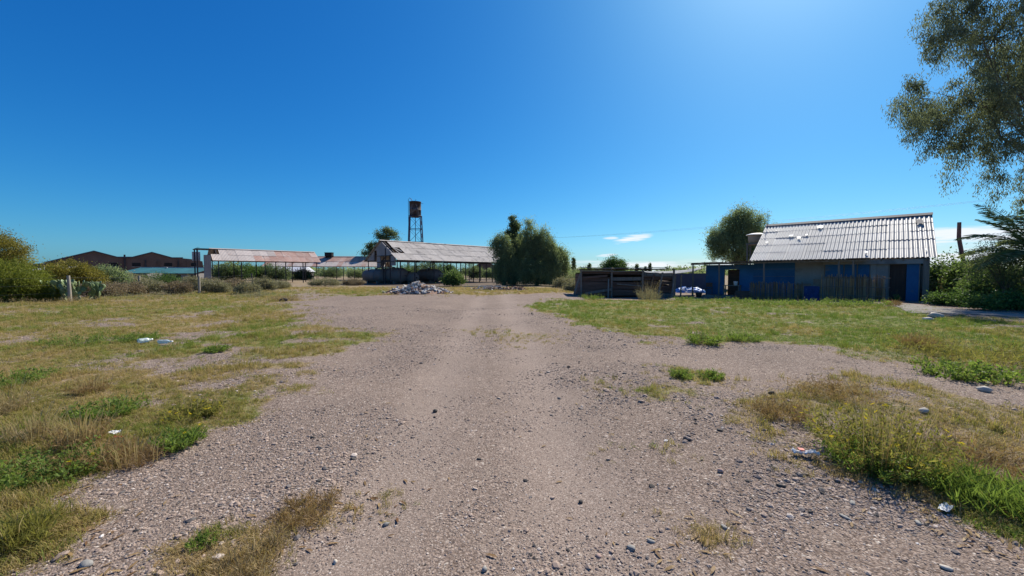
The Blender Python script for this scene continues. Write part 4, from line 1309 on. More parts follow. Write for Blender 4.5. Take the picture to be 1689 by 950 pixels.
# concrete path and step
p0 = [gnd(*q) for q in ((1478, 506), (1500, 502), (1535, 505), (1600, 513), (1700, 520), (1850, 529), (1850, 538), (1689, 524), (1600, 518), (1545, 519), (1500, 517))]
mb = MB()
zc = [gzf(*q) for q in p0]
nq = len(p0)
mb.add([(x, y, z + 0.03) for (x, y), z in zip(p0, zc)] + [(x, y, z - 0.15) for (x, y), z in zip(p0, zc)], [tuple(range(nq - 1, -1, -1))] + [(i, (i + 1) % nq, (i + 1) % nq + nq, i + nq) for i in range(nq)])
pa = mb.build('path', M['concrete'])
set_props(pa, 'broken pale concrete path right of the house door', None, None, 'structure')

# ------------------------------------------------------------------ sheds
def open_shed(name, label, loc, ang, L, W, ez, rz, roofmats, cols, rows, posts_x, skip=(), mid_row=True, skip_back=(), step_over=0.9, jit=0.03, seed=0, period=0.177):
    e = empty(name, (loc[0], loc[1], gzf(*loc)), ang, label, 'shed')
    pit = math.atan2(rz - ez, W / 2)
    sl = math.hypot(rz - ez, W / 2) + 0.35
    mb = MB()
    for x in posts_x:
        mb.beam((x, 0.0, ez - .08), (x, W / 2, rz - .10), 0.10, 0.14)
        mb.beam((x, W, ez - .08), (x, W / 2, rz - .10), 0.10, 0.14)
        mb.beam((x, 0, ez - .12), (x, W, ez - .12), 0.08, 0.12)
        for f in (0.25, 0.5, 0.75):
            y = W * f
            mb.beam((x, y, ez - .1), (x, y, ez + (rz - ez) * (1 - abs(2 * f - 1)) - .1), 0.06)
    for k in range(rows + 1):
        f = k / rows
        for s in (0, 1):
            y = f * W / 2 if s == 0 else W - f * W / 2
            mb.beam((-0.3, y, ez + f * (rz - ez) - 0.06), (L + .3, y, ez + f * (rz - ez) - 0.06), 0.07, 0.10)
    rf = mb.build('roof', M['dark_steel'], e)
    w = (L + 0.8) / cols
    l = (W / 2 + 0.3) / math.cos(pit) / (rows - (rows - 1) * 0.1)
    mes = {m: sheet_mesh('sheet', w + 0.02, l, period, 0.014, M[m], 4) for m in set(roofmats(i, k) for i in range(cols) for k in range(rows))}
    lay_sheets(rf, None, -0.4, cols, w, rows, l, -0.3, ez - .3 * math.tan(pit), pit, skip=skip, step=l * .9, mats=lambda i, k: mes[roofmats(i, k)], jit=jit, seed=seed)
    lay_sheets(rf, None, -0.4, cols, w, rows, l, W + 0.3, ez - .3 * math.tan(pit), pit, back=True, skip=skip_back, step=l * .9, mats=lambda i, k: mes[roofmats(i, k)], jit=jit, seed=seed + 1)
    cap = MB()
    cs, cc, cz = 0.25 * math.cos(pit), 0.25 * math.sin(pit), rz + 0.09
    cap.add([(-.4, W / 2 - cs, cz - cc), (L + .4, W / 2 - cs, cz - cc), (L + .4, W / 2, cz), (-.4, W / 2, cz), (-.4, W / 2 + cs, cz - cc), (L + .4, W / 2 + cs, cz - cc)], [(0, 1, 2, 3), (3, 2, 5, 4)])
    cap.build('ridge_cap', M[roofmats(0, rows - 1)], rf)
    for x in posts_x:
        for y in ((0, W / 2, W) if mid_row else (0, W)):
            zt = ez - .14 if y != W / 2 else rz - .2
            if y == W / 2:
                zt = ez - .16
            MB().box(x - .055, x + .055, y - .055, y + .055, -0.3, zt).build('post', M['dark_steel'], e)
    return e, rf


# the gable shed with the tanks
SC_POS = (-15.4, 53.0)
shedC, rfC = open_shed('open_shed', 'long open shed with a grey corrugated roof and broken gable corner', SC_POS, U_ANG, 23.0, 10.0, 3.50, 6.30,
                       lambda i, k: 'fibro_old', 22, 3, [0.2, 2.4, 5.6, 8.6, 11.4, 14.2, 17.0, 20.0, 22.8], skip={(0, 2), (0, 1), (1, 1)}, skip_back={(4, 0), (9, 0), (10, 0), (13, 0), (14, 1), (17, 0)}, seed=11)
# its gable wall: upper infill with an opening, pier
mb = MB()
GP = lambda y: 3.45 + 2.75 * (1 - abs(y - 5) / 5)
for y0, y1, z0 in ((1.0, 2.2, 2.6), (2.2, 5.4, 4.1), (5.4, 6.4, 2.3), (6.4, 7.4, 4.9), (7.4, 9.7, 3.45)):
    ys = [y0, y1] if not (y0 < 5 < y1) else [y0, 5, y1]
    for a_, b_ in zip(ys[:-1], ys[1:]):
        mb.add([(-.12, a_, z0), (-.12, b_, z0), (-.12, b_, max(GP(b_) - .05, z0 + .01)), (-.12, a_, max(GP(a_) - .05, z0 + .01)), (.06, a_, z0), (.06, b_, z0), (.06, b_, max(GP(b_) - .05, z0 + .01)), (.06, a_, max(GP(a_) - .05, z0 + .01))],
               [(0, 3, 2, 1), (4, 5, 6, 7), (0, 1, 5, 4), (1, 2, 6, 5), (2, 3, 7, 6), (3, 0, 4, 7)])
mb.build('gable_wall', M['gable_grey'], shedC)
for z in (2.35, 3.15, 4.05):
    MB().box(-.2, -.1, 1.1, 6.3, z - .05, z + .05).build('rail', M['dark_steel'], shedC)
for y in (2.2, 3.6):
    MB().box(-.22, -.12, y - .05, y + .05, -.2, 5.1 if y > 3 else 4.05).build('stanchion', M['dark_steel'], shedC)
bsh = sheet_mesh('sheet', 1.0, 1.5, 0.177, 0.03, M['fibro_old'], 4)
for (x, y, z, rx, ry, rz_) in ((0.7, 1.7, 4.55, 0.62, 0.25, 0.5), (1.5, 2.0, 4.6, 0.45, -0.15, 0.9)):
    link('loose_sheet', bsh, None, rfC, (x, y, z), (rx, ry, rz_))

# tanks lying under the shed
S2W = Matrix.Translation((SC_POS[0], SC_POS[1], 0)) @ Matrix.Rotation(U_ANG, 4, 'Z')
TANKS = [(646, 58.5, 1.03, 4.6, 0.12, 'long grey cylinder tank lying furthest left under the shed gable'), (675.5, 57.0, 1.12, 4.0, 0.10, 'bulky grey cylinder tank second from the left with a ridge cap on top'),
         (692, 57.0, 0.80, 2.4, 0.10, 'small dark cylinder tank between the two big grey tanks'), (731, 60.0, 1.0, 3.6, 0.2, 'big grey cylinder tank behind the white rubble heap'),
         (757, 67.0, 0.62, 3.0, 0.30, 'thin grey cylinder tank behind the fig shrub')]
for i, (pxr, Yt, R_, L_, lift, lb) in enumerate(TANKS):
    d = Vector((-0.76, 0.65, 0))
    c = Vector((XP(pxr, Yt) - R_ * 1.05, Yt, 0))
    ang = math.atan2(d.y, d.x)
    e = empty('storage_tank', (c.x, c.y, 0), ang, lb, 'tank', 'cylinder tanks under the grey shed')
    prof = []
    for q in range(7):
        a = q / 6 * math.pi / 2
        prof.append((max(R_ * math.sin(a), 0.001), -R_ * 0.85 * math.cos(a)))
    prof += [(R_, L_ * .33), (R_ * 1.012, L_ * .332), (R_ * 1.012, L_ * .345), (R_, L_ * .347), (R_, L_ * .66), (R_, L_)]
    for q in range(1, 7):
        a = q / 6 * math.pi / 2
        prof.append((max(R_ * math.cos(a), 0.001), L_ + R_ * 0.85 * math.sin(a)))
    mb = MB()
    mb.lathe(prof, 28, Matrix.Translation((0, 0, R_ + lift)) @ Matrix.Rotation(math.pi / 2, 4, 'Y'))
    mb.build('shell', M['grey_tank'], e)
    for f in (0.18, 0.8):
        b = MB().box(L_ * f - .15, L_ * f + .15, -R_ * .8, R_ * .8, -0.2, lift + R_ * 0.22)
        b.build('saddle', M['concrete'], e)
    MB().lathe([(0.18, 0), (0.18, 0.14), (0.24, 0.14), (0.24, 0.2), (0.001, 0.2)], 12, Matrix.Translation((L_ * .5, 0, 2 * R_ + lift - .03))).build('manhole', M['rust'], e)
    MB().tube([(-R_ * .8, 0, R_ + lift), (-R_ * .92, 0, R_ + lift)], 0.1, 8).build('outlet', M['rust'], e)

# the red-roofed shed on the left
shedA, rfA = open_shed('open_shed', 'open shed with a red and white striped corrugated roof on the left', (-41.9, 55.0), U_ANG, 13.6, 5.8, 3.50, 5.15,
                       lambda i, k: 'fibro_pale' if (i < 5 or (i < 8 and k == 1)) else 'fibro_red', 14, 2, [0.3, 3.0, 6.0, 8.8, 11.3, 13.4], mid_row=False, skip={(0, 1)}, seed=21)
MB().box(-1.3, -0.55, -0.2, 0.5, -0.3, 4.1).build('pillar', M['gable_grey'], shedA)
MB().box(-0.75, -0.45, 1.4, 4.6, -0.3, 4.2).build('end_wall', M['gable_grey'], shedA)
MB().box(-2.1, -1.2, 4.9, 5.6, 3.4, 4.7).build('hopper', M['fibro_pale'], shedA)
MB().box(-2.2, -0.4, 0.0, 3.4, 4.9, 5.0).build('platform', M['dark_steel'], shedA)
for y in (0.2, 3.2):
    MB().box(-2.1, -1.95, y - .07, y + .07, -.3, 4.9).build('post', M['dark_steel'], shedA)
# the far long shed between the two
shedB, rfB = open_shed('open_shed', 'far long shed with a faded pink roof between the two nearer sheds', (XP(436, 84), 84), math.radians(6), 25.0, 8.0, 3.15, 5.35,
                       lambda i, k: 'fibro_red' if (k == 1 and i > 9) or (i * 7 + k) % 5 == 0 else 'fibro_pale', 25, 2, [0.3, 4.2, 8.3, 12.4, 16.5, 20.6, 24.7], mid_row=False, seed=31)
e = empty('roof_tank', tuple(Vector((XP(543, 88.5), 88.7, 0))), 0, 'black square tank on the ridge of the far long shed', 'tank')
MB().box(-.8, .8, -.5, .5, 5.35, 6.15).build('tank', M['black'], e)
MB().box(-.86, .86, -.56, .56, 6.152, 6.24).build('lid', M['black'], e)
for sx_ in (-.6, .6):
    MB().box(sx_ - .06, sx_ + .06, -.4, .4, 4.9, 5.35).build('leg', M['dark_steel'], e)
# white and dark store seen under the red roofed shed
e = empty('low_store', (XP(470, 98), 98, 0), math.radians(4), 'low dark store with a white roof seen behind the red-roofed shed', 'building')
MB().box(-4.5, 4.5, 0, 6, -.2, 1.9).build('wall', M['gable_grey'], e)
mb = MB()
mb.add([(-4.8, -.5, 1.905), (4.8, -.5, 1.905), (4.4, 3.2, 3.3), (-4.4, 3.2, 3.3), (-4.8, 6.5, 1.905), (4.8, 6.5, 1.905)], [(0, 1, 2, 3), (3, 2, 5, 4), (0, 3, 4), (1, 5, 2)])
mb.build('roof', M['zinc'], e)
for x in (-2.8, 0.3, 3.0):
    MB().box(x - .6, x + .6, -.03, 0.0, 0.5, 1.5).build('window', M['black'], e)

# far brick warehouse with two gables
Yw = 112.0
ware = empty('brick_warehouse', (XP(220, Yw), Yw, 0), U_ANG, 'dark brown brick warehouse with two shallow gables on the left', 'building')


def wx(px):
    """distance along the front wall at a photo column"""
    q = (px - 844.5) / FOC
    return (Yw * q - XP(220, Yw)) / (math.cos(U_ANG) - math.sin(U_ANG) * q)


def wz(py, px=220):
    return at(px, py, Yw + math.sin(U_ANG) * wx(px)).z


WP = [(28, 437), (75, 434), (105, 427), (157, 415), (195, 425), (220, 425), (252, 417), (285, 426), (303, 426), (318, 427.5), (335, 431)]
prof = [(wx(28), -.3)] + [(wx(a_), wz(b_, a_)) for a_, b_ in WP] + [(wx(338), -.3)]
MB().poly_prism(prof, 0, 30).build('wall', M['brick_far'], ware)
for a_, b_ in zip(prof[2:9], prof[3:10]):
    b = MB()
    b.add([(a_[0], -.35, a_[1] + .05), (b_[0], -.35, b_[1] + .05), (b_[0], -.35, b_[1] + .3), (a_[0], -.35, a_[1] + .3), (a_[0], 30.3, a_[1] + .05), (b_[0], 30.3, b_[1] + .05), (b_[0], 30.3, b_[1] + .3), (a_[0], 30.3, a_[1] + .3)],
          [(0, 1, 2, 3), (7, 6, 5, 4), (3, 2, 6, 7), (0, 4, 5, 1)])
    b.build('roof_slope', M['ridge'], ware)
for px0, px1 in ((181, 196), (219, 233), (272, 285), (316, 324)):
    w_ = MB().box(wx(px0), wx(px1), -.06, 0.0, wz(439.5, px0), wz(433.5, px0)).build('window', M['black'], ware)
    MB().box(wx(px0) - .15, wx(px1) + .15, -.14, -.061, wz(440.5, px0), wz(439.6, px0)).build('sill', M['gable_grey'], w_)
for px0 in (207, 241, 295):
    MB().box(wx(px0) - .2, wx(px0) + .2, -.3, -.01, -.3, wz(420 if px0 == 207 else 429, px0)).build('downpipe', M['dark_steel'], ware)
for px0 in (168, 262, 311):
    MB().box(wx(px0) - .35, wx(px0) + .35, -.2, -.011, -.3, wz(430, px0)).build('pier', M['brick_far'], ware)
ant = empty('antenna_mast', (XP(328, 105), 105, 0), 0, 'thin antenna mast left of the red-roofed shed', 'antenna')
MB().tube([(0, 0, -.2), (0, 0, 8.6)], [0.05, 0.03], 5).build('mast', M['dark_steel'], ant)
MB().beam((-.5, 0, 8.4), (.5, 0, 8.4), 0.05).build('crossbar', M['dark_steel'], ant)
# teal roofed low buildings
for px0, px1, Yt, zt, zb, lb, m in ((193, 240, 72, 2.62, 1.55, 'left teal roof in front of the brick warehouse', 'teal'), (238, 322, 76, 2.62, 1.50, 'wider right teal roof in front of the brick warehouse', 'teal'),
                                    (28, 78, 62, 2.65, 1.75, 'low building with a pale zinc roof behind the golden shrub', 'zinc')):
    e = empty('low_building', (XP(px0, Yt), Yt, 0), 0, lb, 'building', 'low roofs in front of the warehouse')
    Wd = XP(px1, Yt) - XP(px0, Yt)
    MB().box(0.3, Wd - .3, 0.6, 4.5, -.2, zb).build('wall', M['gable_grey'], e)
    k = max(4, int(Wd / 1.1))
    sm_ = sheet_mesh('roof_sheet', Wd / k + .02, math.hypot(4.6, zt - zb), 0.22, 0.03, M[m], 4)
    rf_ = MB().beam((0, 0.2, zb - .06), (Wd, 0.2, zb - .06), .1).beam((0, 4.4, zt - .12), (Wd, 4.4, zt - .12), .1).build('roof', M['dark_steel'], e)
    for i in range(k):
        link('roof_sheet', sm_, None, rf_, (i * Wd / k, 0, zb), (math.atan2(zt - zb, 4.6), 0, 0))
    MB().box(0, Wd, 4.55, 4.75, zt - .05, zt + .1).build('ridge_cap', M['zinc'], rf_)
    for i in range(4):
        x = Wd * (i + .5) / 4
        MB().box(x - .45, x + .45, .54, .6, .3, 1.2).build('window', M['black'], e)
# far barn under the gable shed
e = empty('far_barn', (XP(800, 130), 130, 0), 0, 'far brown barn with a hipped roof seen under the shed', 'building')
MB().poly_prism([(-3.6, -.2), (-3.6, 3.2), (-1.6, 4.9), (1.4, 4.9), (3.8, 3.2), (3.8, -.2)], 0, 8).build('wall', M['brick_far'], e)
for x0_, x1_, z0_, z1_ in ((-3.9, -1.6, 3.05, 5.0), (-1.6, 1.4, 5.0, 5.0), (1.4, 4.1, 5.0, 3.05)):
    b = MB()
    b.add([(x0_, -.3, z0_), (x1_, -.3, z1_), (x1_, 8.3, z1_), (x0_, 8.3, z0_), (x0_, -.3, z0_ + .12), (x1_, -.3, z1_ + .12), (x1_, 8.3, z1_ + .12), (x0_, 8.3, z0_ + .12)], [(0, 3, 2, 1), (4, 5, 6, 7), (0, 1, 5, 4)])
    b.build('roof', M['rust'], e)
MB().box(-1.0, 1.0, -.06, 0, 0, 2.2).build('door', M['black'], e)

# ------------------------------------------------------------------ water tower
Yt = 102.0
tw = empty('water_tower', (XP(686, Yt), Yt, 0), 0.35, 'tall steel lattice water tower with a rusty round tank', 'water tower')
zt0 = at(686, 357, Yt).z
zt1 = at(686, 333, Yt).z
hb = lambda z: 2.05 - 0.62 * z / zt0
legs = [(-1, -1), (1, -1), (1, 1), (-1, 1)]
for sx_, sy_ in legs:
    MB().beam((sx_ * hb(0), sy_ * hb(0), -.2), (sx_ * hb(zt0), sy_ * hb(zt0), zt0), 0.2).build('leg', M['blue_steel'], tw)
lv = [0.3, 3.4, 6.4, 9.6, 13.0, zt0 - .1]
for i, z in enumerate(lv):
    for k in range(4):
        a, b = legs[k], legs[(k + 1) % 4]
        h = hb(z)
        MB().beam((a[0] * h, a[1] * h, z), (b[0] * h, b[1] * h, z), 0.12).build('cross_beam', M['blue_steel'], tw)
        if i < len(lv) - 1:
            h2, z2 = hb(lv[i + 1]), lv[i + 1]
            MB().beam((a[0] * h, a[1] * h, z), (b[0] * h2, b[1] * h2, z2), 0.055).build('brace', M['blue_steel'], tw)
            MB().beam((b[0] * h, b[1] * h, z), (a[0] * h2, a[1] * h2, z2), 0.055).build('brace', M['blue_steel'], tw)
mb = MB()
mb.lathe([(0.001, zt0 - .35), (0.7, zt0 - .25), (1.45, zt0 + .12), (1.50, zt0 + .3), (1.50, zt0 + 1.5), (1.53, zt0 + 1.52), (1.53, zt0 + 1.6), (1.50, zt0 + 1.62), (1.50, zt1 - .12), (1.58, zt1 - .1), (1.58, zt1), (0.001, zt1 + .25)], 28)
tk = mb.build('tank', M['rust'], tw)
MB().lathe([(1.46, zt0 + .02), (1.68, zt0 + .02), (1.68, zt0 + .14), (1.46, zt0 + .14)], 24).build('ring', M['dark_steel'], tk)
mb = MB()
for q in (-.2, .2):
    mb.tube([(-1.72, q, zt0 - 2), (-1.72, q, zt1 + .55), (-1.45, q, zt1 + .95), (-1.05, q, zt1 + .75), (-.7, q, zt1 + .12)], 0.04, 5)
for q in range(14):
    mb.beam((-1.72, -.2, zt0 - 1.6 + q * .42), (-1.72, .2, zt0 - 1.6 + q * .42), 0.035)
mb.build('ladder', M['dark_steel'], tw)
MB().tube([(0, 0, -.2), (0, 0, zt0 - .3)], 0.09, 6).build('pipe', M['blue_steel'], tw)
MB().tube([(0.1, 0, zt1 + .2), (.1, 0, zt1 + .62), (.3, 0, zt1 + .7)], 0.045, 5).build('vent_pipe', M['dark_steel'], tw)
MB().tube([(1.5, 0, zt1 - .35), (2.1, 0, zt1 - .35)], 0.04, 5).build('overflow_pipe', M['dark_steel'], tw)

# ------------------------------------------------------------------ plank shack
ys = 28.6
sx0 = XP(958, ys)
shack = empty('plank_shack', (sx0, ys, gzf(sx0, ys)), math.radians(-2), 'low dark plank shack with leaning props left of the house', 'shack')
Ls = XP(1108, ys) - sx0
rs = random.Random(9)
row_h = 0.27
for seg in range(3):
    xa, xb = Ls * seg / 3 + .02, Ls * (seg + 1) / 3 - .02
    for k in range(7):
        z0 = 0.02 + k * row_h
        if seg == 1 and k == 5:
            continue
        if seg == 0 and k == 5 or seg == 2 and k == 6:
            continue
        MB().box(xa + rs.uniform(0, .05), xb - rs.uniform(0, .05), -.03, .0, 0, row_h - rs.uniform(.005, .03)).build('plank', M['wood_brown'] if rs.random() < .92 else M['wood'], shack, (0, rs.uniform(-.05, .03), z0), (rs.uniform(-.06, .06), rs.uniform(-.016, .016), 0))
for k in range(6):
    MB().box(-.03, 0, 0.05, 3.0, 0, row_h - .02).build('plank', M['wood_brown'], shack, (0, 0, .02 + k * row_h), (0, 0, 0))
MB().box(0, Ls, 2.9, 3.0, -.2, 1.7).build('back_wall', M['wood_brown'], shack)
for k in range(6):
    MB().box(0, .03, 0.05, 2.88, 0, row_h - .02).build('plank', M['wood_brown'], shack, (Ls - .05, 0, .02 + k * row_h), (0, 0, 0))
for x in (0.02, Ls / 3, Ls * 2 / 3, Ls):
    MB().beam((x, -.09, -.2), (x + rs.uniform(-.03, .03), -.09, 1.98), .11).build('post', M['wood'], shack)
MB().beam((-.62, -.35, -.15), (0.0, -.12, 1.72), .09, .12).build('prop', M['wood'], shack)
MB().beam((1.85, -.75, -.15), (2.0, -.15, 1.25), .09).build('prop', M['wood'], shack)
MB().beam((6.35, -.75, -.15), (6.75, -.15, 1.6), .10).build('prop', M['wood'], shack)
MB().beam((-.1, -.16, 1.86), (Ls * .35, -.16, 1.84), .09).build('rail', M['wood'], shack)
MB().beam((Ls * .33, -.17, 1.80), (Ls * .68, -.17, 1.83), .08).build('rail', M['wood'], shack)
for k in range(8):
    x = Ls * k / 8
    MB().box(-.05, Ls / 8 + .06, -.35, 3.3, 0, .02).build('roof_board', M['wood'] if k % 3 else M['wood_brown'], shack, (x, 0, 1.97 + .022 * (k % 2) + rs.uniform(0, .03)), (-.015, rs.uniform(-.02, .02), rs.uniform(-.02, .02)))
for (xa, za, xb, zb_) in ((.3, .2, 2.2, .5), (2.6, .9, 4.4, .75), (4.9, .2, 5.3, 1.6), (5.6, .1, 5.9, 1.75), (6.2, .5, 6.7, 1.2), (.1, 1.35, 1.9, 1.5), (4.7, 1.5, 6.6, 1.35)):
    MB().beam((xa, -.13, za), (xb, -.15, zb_), .03, rs.uniform(.08, .2)).build('scrap_board', M['wood'] if rs.random() < .5 else M['wood_brown'], shack)
for (xa, ya, L_, an) in ((1.2, .4, 2.4, .25), (3.6, .9, 2.0, -.2), (5.4, .3, 2.2, .12), (2.6, 1.6, 1.6, 1.2)):
    MB().box(-L_ / 2, L_ / 2, -.09, .09, 0, .05).build('scrap_board', M['wood'], shack, (xa, ya, 2.06), (0, rs.uniform(-.02, .02), an))
# shade cloth slung from the shack to the house
def sag_sheet(name, label, corners, nu, nv, sag, mat, seed, cat):
    r = np.random.default_rng(seed)
    u, v = np.meshgrid(np.linspace(0, 1, nu), np.linspace(0, 1, nv))
    c = [np.array(q) for q in corners]
    P = ((1 - u) * (1 - v))[..., None] * c[0] + (u * (1 - v))[..., None] * c[1] + (u * v)[..., None] * c[2] + ((1 - u) * v)[..., None] * c[3]
    P[..., 2] -= sag * (4 * u * (1 - u)) * (0.6 + 0.4 * np.sin(v * 3.1)) + 0.03 * np.sin(u * 21 + v * 6) * np.sin(v * 9)
    ii = np.arange(nu * nv).reshape(nv, nu)
    Fq = np.stack([ii[:-1, :-1], ii[:-1, 1:], ii[1:, 1:], ii[1:, :-1]], -1).reshape(-1, 4)
    me = quads_mesh(name, P.reshape(-1, 3), Fq, r.uniform(0, 1, len(Fq)), True)
    o = link(name, me, M[mat])
    so = o.modifiers.new('thick', 'SOLIDIFY')
    so.thickness = 0.008
    return set_props(o, label, cat)


sag_sheet('shade_cloth', 'sagging grey shade cloth strung between shack and house', [at(1052, 452, 28.2), at(1150, 446, 29.2), at(1160, 441, 33.0), at(1058, 447, 32.5)], 24, 10, 0.22, 'shade_cloth', 3, 'cloth')
for px, lb in ((1113, 'pale leaning post holding up the shade cloth'), (1123, 'second pale post under the right half of the shade cloth')):
    p = at(px, 455, 29.6)
    e = MB().tube([(0, 0, -.2), (.05, 0, p.z - gzf(p.x, p.y) + .08)], [.06, .05], 6).build('shade_post', M['post'], None, (p.x, p.y, gzf(p.x, p.y)))
    set_props(e, lb, 'post')
# heap under a blue tarp, pot
x, y = XP(1138, 35.5), 35.5
r = np.random.default_rng(8)
nu, nv = 34, 18
u, v = np.meshgrid(np.linspace(-1, 1, nu), np.linspace(-1, 1, nv))
hz_ = np.clip(1 - (u ** 4 + v ** 4), 0, 1) ** 0.6
zz = 0.46 * hz_ * (0.45 + 0.8 * vnoise(u, v, 2.1, 40)) + 0.24 * (vnoise(u, v, 7, 41) - .4) * (hz_ > 0)
ii = np.arange(nu * nv).reshape(nv, nu)
Fq = np.stack([ii[:-1, :-1], ii[:-1, 1:], ii[1:, 1:], ii[1:, :-1]], -1).reshape(-1, 4)
o = link('tarp_heap', quads_mesh('tarp_heap', np.stack([u * 1.35, v * 0.8, zz], -1).reshape(-1, 3), Fq), M['blue_tarp'], None, (x, y, gzf(x, y) - .02))
set_props(o, 'crumpled blue and white tarpaulin over a low heap beside the house', 'tarpaulin')
x, y = XP(1153, 28.6), 28.6
e = empty('plant_pot', (x, y, gzf(x, y)), 0, 'dark planter pot standing at the left corner of the porch', 'pot')
MB().lathe([(0.001, 0), (.16, 0), (.24, .34), (.26, .36), (.22, .36), (.2, .3), (.001, .28)], 14).build('pot', M['stone_dark'], e)
MB().lathe([(.20, .302), (.1, .315), (.001, .325)], 12).build('soil', M['soil'], e)
x, y = XP(1140, 41), 41
e = empty('dark_sheeting', (x, y, gzf(x, y)), 0, 'dark green screen wall behind the blue tarpaulin', 'screen')
MB().box(-2.2, 2.2, 0, .05, -.1, 1.75).build('screen', M['f_dark'] if False else M['ridge'], e)
for q in (-2.1, 0, 2.1):
    MB().tube([(q, .1, -.2), (q, .1, 1.9)], .05, 6).build('post', M['wood'], e)

# ------------------------------------------------------------------ rubble
def chunk_mesh(seed):
    r = random.Random(seed)
    b = MB()
    w, l, h = r.uniform(.10, .24), r.uniform(.16, .46), r.uniform(.03, .10)
    vs = [(sx * w / 2 * r.uniform(.6, 1.1), sy * l / 2 * r.uniform(.6, 1.1), sz * h / 2 * r.uniform(.7, 1.1)) for sz in (-1, 1) for sy in (-1, 1) for sx in (-1, 1)]
    b.add(vs, [(0, 2, 3, 1), (4, 5, 7, 6), (0, 1, 5, 4), (2, 6, 7, 3), (0, 4, 6, 2), (1, 3, 7, 5)])
    return b.mesh('slab')


def heap(name, label, px, Y, w, dp, h, n, mats, seed, cat='rubble'):
    X = XP(px, Y)
    z = gzf(X, Y)
    e = empty(name, (X, Y, z), 0, label, cat)
    r = np.random.default_rng(seed)
    nu, nv = 26, 16
    u, v = np.meshgrid(np.linspace(-1, 1, nu), np.linspace(-1, 1, nv))

    def hh(u, v):
        q = np.clip(1 - np.sqrt(u * u + v * v), 0, 1)
        return h * (q ** 0.9) * (0.75 + 0.5 * vnoise(u * 2, v * 2, 1.6, seed))
    ii = np.arange(nu * nv).reshape(nv, nu)
    Fq = np.stack([ii[:-1, :-1], ii[:-1, 1:], ii[1:, 1:], ii[1:, :-1]], -1).reshape(-1, 4)
    link('mound', quads_mesh('mound', np.stack([u * w / 2, v * dp / 2, hh(u, v) * .9 - .03], -1).reshape(-1, 3), Fq, smooth=True), M['soil'] if mats[0] != 'rubble' else M['rubble_brown'], e)
    cm = []
    for m in mats:
        for q in range(5):
            me = chunk_mesh(seed * 10 + q)
            me.materials.append(M[m])
            cm.append(me)
    for i in range(n):
        a, q = r.uniform(0, 6.283), math.sqrt(r.uniform(0, 1)) * 1.02
        uu, vv = q * math.cos(a), q * math.sin(a)
        zq = float(hh(np.array(uu), np.array(vv)))
        s = r.uniform(.6, 1.15)
        link('piece', cm[r.integers(0, len(cm))], None, e, (uu * w / 2, vv * dp / 2, zq * .9 + .02), (r.normal(0, .5), r.normal(0, .5), r.uniform(0, 6.28)), (s, s, s))
    return e


heap('rubble_heap', 'heap of broken white rubble in front of the tanks', 690, 29.5, 5.0, 2.8, 0.78, 295, ['rubble', 'rubble', 'rubble', 'rubble_brown'], 61)
heap('brick_debris', 'low spread of brown brick debris right of the white rubble', 812, 37, 5.0, 2.4, 0.35, 130, ['rubble_brown', 'rubble_brown', 'rubble'], 62)
heap('brick_debris', 'small brown debris heap below the dark tree clump', 850, 36, 2.4, 1.6, 0.38, 50, ['rubble_brown'], 63)
for px, py, L_, an, lb in ((715, 483.5, 2.2, 0.1, 'dark plank lying at the foot of the white rubble'), (812, 471, 2.6, 0.05, 'long pale plank lying on the brown debris')):
    x, y = gnd(px, py)
    pale = L_ > 2.4
    if pale:
        x, y = XP(812, 36.4), 36.4
    o = MB().box(-L_ / 2, L_ / 2, -.12, .12, 0, .05).build('loose_plank', M['rubble'] if pale else M['wood_brown'], None, (x, y, gzf(x, y) + (.34 if pale else 0.01)), (0, 0.01, an))
    set_props(o, lb, 'plank')

# ------------------------------------------------------------------ fence, poles, wires
fence = empty('wire_fence', (0, 0, 0), 0, 'sparse wire fence of rough posts across the left side', 'fence')
FP = [(116, 499.0, 1.42, -.05, 'post'), (230, 485.5, 1.35, 0.02, 'post'), (329, 486, 1.30, 0.0, 'post'), (417, 475, 1.55, -.10, 'dark_steel')]
tops = []
for px, py, h, ln, m in FP:
    x, y = gnd(px, py)
    z = gzf(x, y)
    MB().tube([(x, y, z - .15), (x + ln * .4, y, z + h * .5), (x + ln, y, z + h)], [.085, .075, .07], 7).build('post', M[m], fence)
    tops.append((Vector((x, y, z)), Vector((x + ln, y, z + h))))
xl, yl = gnd(-330, 517)
tops.insert(0, (Vector((xl, yl, 0)), Vector((xl, yl, 1.4))))
MB().tube([(xl, yl, -.15), (xl, yl, 1.4)], [.085, .07], 7).build('post', M['post'], fence)
for f in (.35, .65, .92):
    for (a0, a1), (b0, b1) in zip(tops[:-1], tops[1:]):
        p, q = a0.lerp(a1, f), b0.lerp(b1, f)
        MB().tube([p, p.lerp(q, .5) - Vector((0, 0, .05)), q], 0.004, 4, False).build('wire', M['wire'], fence)

